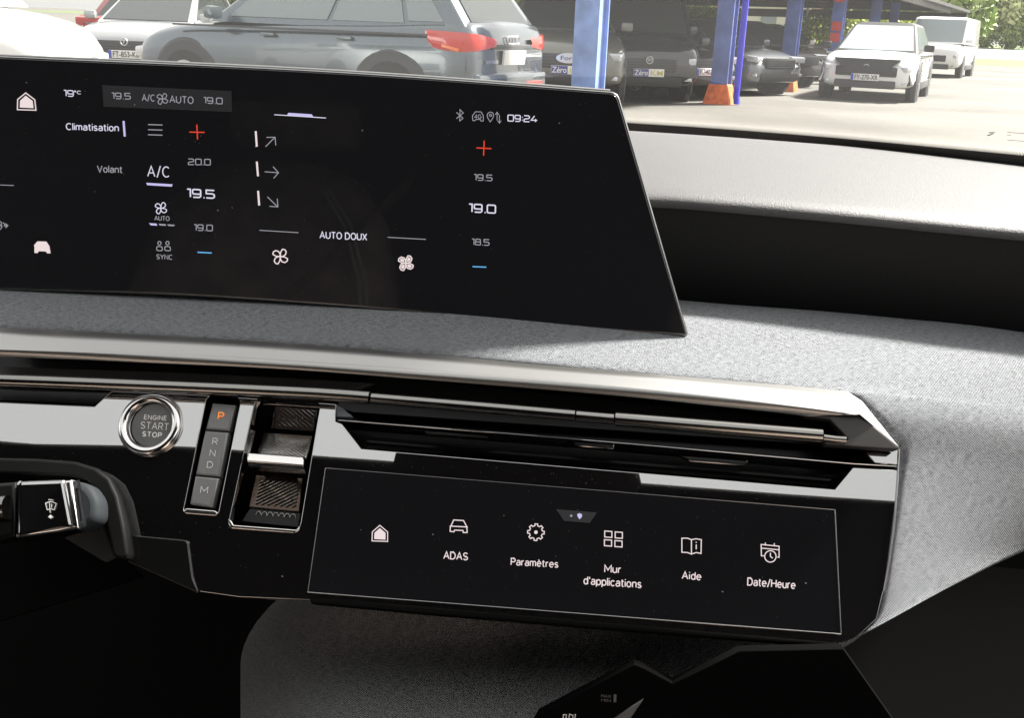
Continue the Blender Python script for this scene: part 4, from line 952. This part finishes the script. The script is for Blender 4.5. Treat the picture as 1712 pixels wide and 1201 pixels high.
    if emblem == 'oval':
        vv = [(X+.05, .19*math.cos(a)*1.0, .66*zs+.075*math.sin(a)) for a in np.linspace(0, 2*math.pi, 24, endpoint=False)]+[(X-.02, .19*math.cos(a), .66*zs+.075*math.sin(a)) for a in np.linspace(0, 2*math.pi, 24, endpoint=False)]
        pydata('emblem', vv, [tuple(range(24))]+[(i, (i+1) % 24, 24+(i+1) % 24, 24+i) for i in range(24)], LAMP, o, False, True)
        me = glyphs('Ford', .01); xs = [v.co.x for v in me.vertices]; a_, b_ = min(xs), max(xs)
        for v in me.vertices: v.co = Vector((X+.056, -.12+(v.co.x-a_)/(b_-a_)*.24, .66*zs-.028+v.co.y*.09))
        me.materials.clear(); link('emblem_lettering', me, PLN, o, local=True)
    elif emblem:
        torus('emblem', V(X+.045, 0, .70*zs), V(0, 1, 0), V(0, 0, 1), V(1, 0, 0), .055, .010, RIM, o, n=20, k=6).matrix_parent_inverse = Matrix()
        me = glyphs('VW' if emblem == 'vw' else 'Y', .01); xs = [v.co.x for v in me.vertices]; a_, b_ = min(xs), max(xs)
        for v in me.vertices: v.co = Vector((X+.05, -.035+(v.co.x-a_)/(b_-a_)*.07, .70*zs-.025+v.co.y*.08))
        me.materials.clear(); link('emblem_lettering', me, RIM, o, local=True)
    return o

P_GREYBLUE = paint('grey_blue', (.13, .155, .175), .22, .75)
# near SUV seen from its left rear corner
Pr = ground_at(660, 11.0); dr = ray(316, 60)
best = None
for Yf in np.arange(11.0, 15, .01):
    pf = Vector((dr[0]*Yf/dr[1], Yf, 0)); e_ = abs((pf-Pr).length-2.82)
    if best is None or e_ < best[0]: best = (e_, pf)
Pf = best[1]; hd = (Pf-Pr).normalized(); rz = math.atan2(hd.y, hd.x); left = Vector((-hd.y, hd.x, 0))
cen = (Pr+Pf)/2 - left*.90
SUVL = 4.68
s1 = car('suvb', SUVL, 1.93, 1.70, cen, rz, P_GREYBLUE, 'grey blue SUV seen from its rear corner, nearest beyond the wide display', glass=CGLL, wr=.395, wb=2.82/SUVL, front=True, rear=False, lower=ARCH, arch=ARCH)
def on(o, pts): return [tuple(p) for p in pts]
X_ = SUVL/2
# sculpted taillights of the near SUV
for s in (-1, 1):
    y_ = s*.945
    pth = [(.50, .962, 1.00, 1.105), (.42, .968, .93, 1.10), (.28, .962, .905, 1.095), (.14, .950, .90, 1.09), (.06, .915, .90, 1.085), (.01, .85, .905, 1.08), (-.02, .74, .92, 1.07), (-.03, .58, .935, 1.05), (-.03, .43, .955, 1.03)]
    ou = [[V(-X_+a, s*b, c) for a, b, c, d in pth], [V(-X_+a-.012, s*(b+.014), (c+d)/2) for a, b, c, d in pth], [V(-X_+a, s*b, d) for a, b, c, d in pth], [V(-X_+a+.05, s*(b-.04), d-.01) for a, b, c, d in pth], [V(-X_+a+.05, s*(b-.04), c+.01) for a, b, c, d in pth], [V(-X_+a, s*b, c) for a, b, c, d in pth]]
    tl = loft('taillight', ou, TAIL, s1, uv=False, sharp=40); tl.matrix_parent_inverse = Matrix()
    box('tail_amber', (-X_+.22, s*.965, .935), (.20, .05, .035), TAILO, s1, (0, R(-12), 0), .01, local=True)
    box('reflector', (-X_-.04, s*.50, .56), (.05, .42, .05), TAIL, s1, bev=.01, local=True)
box('number_plate', (-X_-.035, 0, .84), (.03, .52, .15), PLW, s1, (0, R(-6), 0), .005, local=True)
box('tailgate_trim', (-X_-.012, 0, .95), (.04, 1.0, .05), ARCH, s1, bev=.01, local=True)
box('rear_bumper', (-X_+.01, 0, .60), (.14, 1.66, .16), P_GREYBLUE, s1, bev=.04, local=True)
box('bumper_skirt', (-X_+.05, 0, .38), (.16, 1.62, .16), ARCH, s1, bev=.03, local=True)
for k_ in range(4): torus('emblem_ring', V(-X_-.02, -.105+k_*.07, 1.02), V(0, 1, 0), V(0, 0, 1), V(1, 0, 0), .042, .007, CHROME, s1, n=18, k=6).matrix_parent_inverse = Matrix()
box('model_badge', (-X_-.02, .50, .80), (.02, .26, .035), CHROME, s1, local=True)
box('spoiler', (-X_+.50, 0, 1.58), (.30, 1.15, .05), P_GREYBLUE, s1, (0, R(-8), 0), .02, local=True)
box('wiper', (-X_+.18, .10, 1.12), (.03, .5, .03), GRL, s1, (0, 0, 0), .005, local=True)

def facing(px, Y, ang):            # heading that faces the camera, turned by ang degrees
    p = ground_at(px, Y); return p, math.atan2(-p.y, -p.x)+R(ang)
def put(px, Y, ang, L=4.3, **k):   # px is the middle of the car's nose
    p, rz_ = facing(px, Y, ang); d = Vector((math.cos(rz_), math.sin(rz_), 0)); c = p - d*L/2
    return dict(loc=c, rz=rz_, L=L)
BK = paint('black', (.012, .012, .014), .2, .2); GR = paint('anthracite', (.17, .18, .19), .25, .5); WT = paint('white', (.78, .78, .76), .3, 0); TP = paint('taupe', (.30, .275, .24), .35, .4); SV = paint('silver', (.42, .43, .44), .3, .6); MR = paint('maroon', (.16, .02, .02), .3, .3)
car('suv', W=1.93, H=1.80, **put(952, 16.2, 4, 5.0), pnt=paint('pickup', (.15, .15, .13), .35, .5), wr=.40, label='dark pickup truck with a wide black grille and oval badge, left of the near post', cat='pickup truck', name='pickup_truck', plate_txt='ZéroKM', emblem='oval', arch=ARCH)
car('van', W=1.92, H=1.95, **put(1088, 17.6, 16, 4.9), pnt=BK, label='black minivan with a pale number plate, right of the near post', cat='minivan', name='minivan', plate_txt='ZéroKM', emblem='vw')
car('hatch', W=1.8, H=1.46, **put(1186, 18.9, 42, 4.2), pnt=BK, label='black hatchback parked between the black minivan and the grey hatchback', group=None, glass=CGL, plate_txt='FT-402-LM')
car('hatch', W=1.8, H=1.46, **put(1310, 21.4, 52, 4.2), pnt=GR, label='anthracite hatchback with its nose behind the second blue post', wr=.34)
car('hatch', W=1.8, H=1.46, **put(1352, 25.0, 50, 4.2), pnt=BK, label='black hatchback just left of the white SUV')
car('hatch', W=1.8, H=1.44, **put(1376, 29.0, 50, 4.2), pnt=TP, label='grey brown hatchback whose bonnet shows above the black one beside the white SUV')
car('hatch', W=1.8, H=1.44, **put(1400, 38.0, 70, 4.2), pnt=WT, label='far white car behind the post with red notices')
w3 = car('suv', W=1.84, H=1.50, **put(1456, 21.0, -7, 4.4), pnt=WT, label='white SUV with a black roof standing in the open lane', glass=CGLL, plate_txt='FY-270-XR', blackroof=True, arch=ARCH, lower=ARCH, emblem='lion')
pydata('grille_wedge', [(2.245, -.62, .80), (2.245, .62, .80), (2.26, .36, .56), (2.26, -.36, .56), (2.0, -.62, .80), (2.0, .62, .80), (2.0, .36, .56), (2.0, -.36, .56)], [(0, 1, 2, 3), (0, 1, 5, 4), (1, 2, 6, 5), (2, 3, 7, 6), (3, 0, 4, 7)], GRL, w3, False, True)
for s in (-1, 1):
    box('running_light', (2.2-.10, s*.80, .50), (.05, .05, .34), LAMP, w3, (s*R(24), 0, s*R(-10)), .015, local=True); pass; box('side_intake', (2.2-.12, s*.78, .44), (.10, .10, .24), GRL, w3, (s*R(20), 0, 0), .02, local=True)
car('van', W=1.85, H=1.92, **put(1562, 36, -8, 4.6), pnt=WT, label='white van behind the white SUV', cat='van', name='van', glass=CGLL, wr=.33, lower=ARCH)
car('suv', W=1.85, H=1.60, **put(208, 16.5, -20, 4.4), pnt=SV, label='silver car facing the display, its number plate ending at the near SUV', glass=CGL, plate_txt='FT-853-KB', emblem='lion')
car('van', W=2.0, H=2.1, **put(132, 8.6, 76, 5.0), pnt=WT, label='white van seen from the side, filling the far left above the wide display', cat='van', name='van')
p, rz_ = facing(300, 21, 150)
car('hatch', W=1.8, H=1.5, L=4.2, loc=p, rz=rz_, pnt=MR, rear=True, front=False, label='maroon car showing a red taillight behind the silver car')

# ---- carport: posts, roof
BLP = mat('post_blue', (.085, .13, .36), .55, noise=(2.2, .38, 6)); BLB = mat('pipe_blue', (.03, .02, .55), .4); ORP = mat('orange_paint', (.85, .16, .04), .6, noise=(9, .4, 5)); REDP = mat('red_notice', (.6, .04, .03), .6)
GALV = mat('galvanised', (.5, .5, .52), .45, metal=.5)
LD = Vector((1.9, 4.97, 0)).normalized(); LN = Vector((LD.y, -LD.x, 0)); angp = math.atan2(LD.y, LD.x)
def post(px, Y, label, pipe=False, base=True, notice=0, h=2.5, wdt=.20, dep=.24, mt=None):
    p = ground_at(px, Y); o = empty('carport_post', p, angp, label, 'post', 'blue carport posts along the lane')
    box('column', (0, .0, h/2), (dep, wdt, h), mt or BLP, o, bev=.012, local=True); box('flange', (dep/2+.012, 0, h/2), (.02, wdt+.09, h), mt or BLP, o, local=True); box('flange', (-dep/2-.012, 0, h/2), (.02, wdt+.09, h), mt or BLP, o, local=True)
    if base:
        vv = []
        for z, k in ((0, 1.0), (.30, .74), (.33, .68)):
            for sx, sy in ((-1, -1), (1, -1), (1, 1), (-1, 1)): vv.append((sx*.22*k, sy*.23*k, z))
        pydata('concrete_foot', vv, [(0, 1, 5, 4), (1, 2, 6, 5), (2, 3, 7, 6), (3, 0, 4, 7), (4, 5, 9, 8), (5, 6, 10, 9), (6, 7, 11, 10), (7, 4, 8, 11), (8, 9, 10, 11)], ORP, o, False, True)
    if pipe:
        q = [(-.05, -.30, h), (-.05, -.30, .4), (-.05, -.30, .15), (-.10, -.34, .02)]; vv, ff = [], []
        for (x, y, z) in q:
            for k in range(10): a = 2*math.pi*k/10; vv.append((x+.055*math.cos(a), y+.055*math.sin(a), z))
        for i in range(3):
            for k in range(10): ff.append((i*10+k, i*10+(k+1) % 10, (i+1)*10+(k+1) % 10, (i+1)*10+k))
        pydata('downpipe', vv, ff, BLB, o, True, True)
    for i in range(notice): box('notice', (-dep/2-.03, 0, 1.15+i*.27 if i < 2 else 2.1), (.01, .24, .22), REDP, o, local=True)
    return o
post(988, 11.8, 'nearest blue post, paint worn pale, rising behind the display corner', base=True, mt=mat('post_worn_blue', (.20, .30, .60), .5, noise=(3, .35, 5)))
post(1213, 18.4, 'blue post with a bright blue downpipe and orange foot', pipe=True)
post(1324, 23.4, 'plain blue post on an orange foot, third from the display')
post(1398, 27.8, 'blue post carrying red notices beside the white SUV', notice=3)
post(1459, 35.5, 'blue post rising behind the roof of the white SUV'); post(1490, 40.5, 'farthest blue post, between the white SUV and the van')
ZR = 2.5
cpk = empty('carport_roof', (3, 30, ZR), label='dark underside of the long carport roof above the parked cars', cat='carport roof')
def lanept(Y, side): a = V(1.64, 18.62, 0); t = (Y-18.62)/LD.y; return V(a[0]+LD.x*t+LN.x*side, Y+LN.y*side, 0)
RFM = mat('roof_sheet', (.025, .026, .028), .6)
ra, rb, rc_, rd_ = lanept(15.5, .5), lanept(56, .8), lanept(60, -16), lanept(19, -9)
vv = [(*ra[:2], ZR), (*rb[:2], ZR), (*rc_[:2], ZR+.3), (*rd_[:2], ZR+.3)]
pydata('roof_sheet', vv+[(a, b, c+.12) for a, b, c in vv], [(0, 1, 2, 3), (4, 5, 6, 7), (0, 1, 5, 4), (1, 2, 6, 5), (2, 3, 7, 6), (3, 0, 4, 7)], RFM, cpk)
def beam(A, B, zc, h, wd2, nm='beam'):
    A, B = Vector((A[0], A[1], zc)), Vector((B[0], B[1], zc)); d = B-A; box(nm, (A+B)/2, (d.length, wd2, h), RFM, cpk, (0, 0, math.atan2(d.y, d.x)))
beam(lanept(56, .7), lanept(60, -16), 2.28, .42, .2)
for Y in (19, 23.5, 28, 32.5, 37, 41.5, 46): beam(lanept(Y, .4), lanept(Y+2, -12), 2.40, .18, .12)
beam(lanept(15.5, .45), lanept(50, .45), 2.42, .22, .1)

# ---- greenery and building
def leaf_mat(n, c): 
    m = mat(n, c, .6, noise=(.35, .45, 4)); return m
LG = [leaf_mat('leaves_dark', (.13, .18, .06)), leaf_mat('leaves_mid', (.24, .32, .09)), leaf_mat('leaves_bright', (.38, .44, .05)), leaf_mat('leaves_olive', (.32, .36, .17))]
BARK = mat('bark', (.09, .07, .05), .9, noise=(5, .3, 4))
def crown(name, clumps, n, size, m, parent):
    wts = np.array([c[3]*c[4]*c[5] for c in clumps]); wts /= wts.sum(); idx = rng.choice(len(clumps), n, p=wts); C_ = np.array(clumps)[idx]
    d = rng.normal(size=(n, 3)); d /= np.linalg.norm(d, axis=1)[:, None]; rr = rng.uniform(.55, 1.05, n)**.6
    P = C_[:, :3] + d*rr[:, None]*C_[:, 3:6]
    a = rng.normal(size=(n, 3)); a /= np.linalg.norm(a, axis=1)[:, None]; b = np.cross(a, d+rng.normal(size=(n, 3))*.6); b /= np.linalg.norm(b, axis=1)[:, None]; s = size*rng.uniform(.6, 1.4, n)[:, None]
    vs = np.stack([P-a*s, P-b*s*.6, P+a*s, P+b*s*.6], 1).reshape(-1, 3); me = bpy.data.meshes.new(name)
    me.vertices.add(n*4); me.vertices.foreach_set('co', vs.ravel()); me.loops.add(n*4); me.loops.foreach_set('vertex_index', np.arange(n*4)); me.polygons.add(n); me.polygons.foreach_set('loop_start', np.arange(n)*4); me.polygons.foreach_set('loop_total', np.full(n, 4)); me.update(); me.validate()
    return link(name, me, m, parent)
def tree(px, Y, h, rad_, m, label, n=7000, z0=.12, group='trees beyond the parking lot', name='tree'):
    p = ground_at(px, Y); o = empty(name, p, 0, label, 'tree', group)
    tube('trunk', [(p.x, p.y, -.1), (p.x+.1, p.y, h*.3), (p.x-.1, p.y+.1, h*.7)], .03*h, BARK, o, 10)
    cl = []
    for k in range(14):
        a = rng.uniform(0, 6.28); q = rng.uniform(0, rad_*.75); zz = rng.uniform(h*(z0+.12), h*.85); s = rad_*rng.uniform(.28, .5)
        cl.append((p.x+q*math.cos(a), p.y+q*math.sin(a)*.7, zz, s, s, s*.8))
    crown('crown', cl, n*2, .017*h+.07, m, o)
tree(1612, 186, 21, 12, LG[3], 'tall olive tree above the white van'); tree(1690, 192, 26, 14, LG[3], 'tall olive tree at the far right beyond the pale road'); tree(1790, 188, 24, 14, LG[1], 'broad tree cut off by the right side of the view')
tree(1535, 76, 12, 5, LG[1], 'mid green tree between the carport roof and the white van', z0=.05); tree(1648, 215, 30, 16, LG[1], 'tree standing behind the two olive ones')
tree(1450, 90, 11, 6, LG[0], 'dark tree behind the two far posts', z0=.05); tree(1370, 92, 11, 7, LG[0], 'dark tree between the third and the notice post', z0=.05); tree(1225, 90, 12, 8, LG[0], 'dark tree behind the post with the downpipe', z0=.05)
tree(1120, 85, 12, 8, LG[1], 'tree behind the roof of the black minivan', z0=.05); tree(1300, 100, 11, 5, LG[0], 'dark tree behind the low building')
tree(330, 40, 10, 5, LG[1], 'tree above the bonnet of the near SUV', z0=.05); tree(430, 42, 9, 5, LG[0], 'darker tree above the windows of the near SUV', z0=.05); tree(800, 50, 9, 6, LG[0], 'tree behind the rear of the near SUV', z0=.05)
def hedge(px0, px1, Y, h, m, label, n=9000):
    a, b = ground_at(px0, Y), ground_at(px1, Y); o = empty('hedge', (a+b)/2, 0, label, 'hedge'); cl = []
    for k in range(26):
        p = a.lerp(b, k/25); cl.append((p.x, p.y+rng.uniform(-.5, .5), h*.5+rng.uniform(-.1, .2), (b-a).length/25*1.1, 1.0, h*.5))
    crown('foliage', cl, n, .11 if Y < 100 else .3, m, o)
hedge(1040, 1235, 58, 2.2, LG[2], 'bright yellow green hedge behind the black minivan'); hedge(1320, 1560, 60, 2.3, LG[2], 'bright yellow green hedge from the third post to the white van')
hedge(1585, 1900, 184, 7, LG[1], 'hedge along the far side of the pale road', 12000)
bl = empty('low_building', ground_at(1290, 72), 0, 'low pale building with a red brick end and sloping roof beyond the cars', 'building')
bp_ = ground_at(1292, 72)
box('wall', (bp_.x, bp_.y+2, 1.5), (4.6, 4, 3.0), mat('render_cream', (.62, .60, .48), .9, noise=(1, .1, 3)), bl); box('wall', (bp_.x-2.9, bp_.y+2.2, 1.6), (1.3, 4, 3.2), mat('brick_red', (.45, .15, .09), .9, noise=(2, .25, 4)), bl)
box('roof', (bp_.x+.1, bp_.y+1.9, 3.3), (6.6, 5, .25), mat('roof_tile', (.55, .36, .28), .9), bl, (0, R(5), 0)); box('window', (bp_.x-.4, bp_.y-.03, 1.7), (1.0, .1, 1.1), CGLL, bl); box('door', (bp_.x+1.2, bp_.y-.03, 1.2), (.9, .1, 2.1), mat('door_green', (.30, .50, .40), .6), bl)
p = ground_at(1345, 60)
tag(tube('flag_pole', [(p.x, p.y, 0), (p.x, p.y, 5), (p.x, p.y, 9)], .06, GALV, None, 8), 'thin pale pole beside the low building', 'pole')
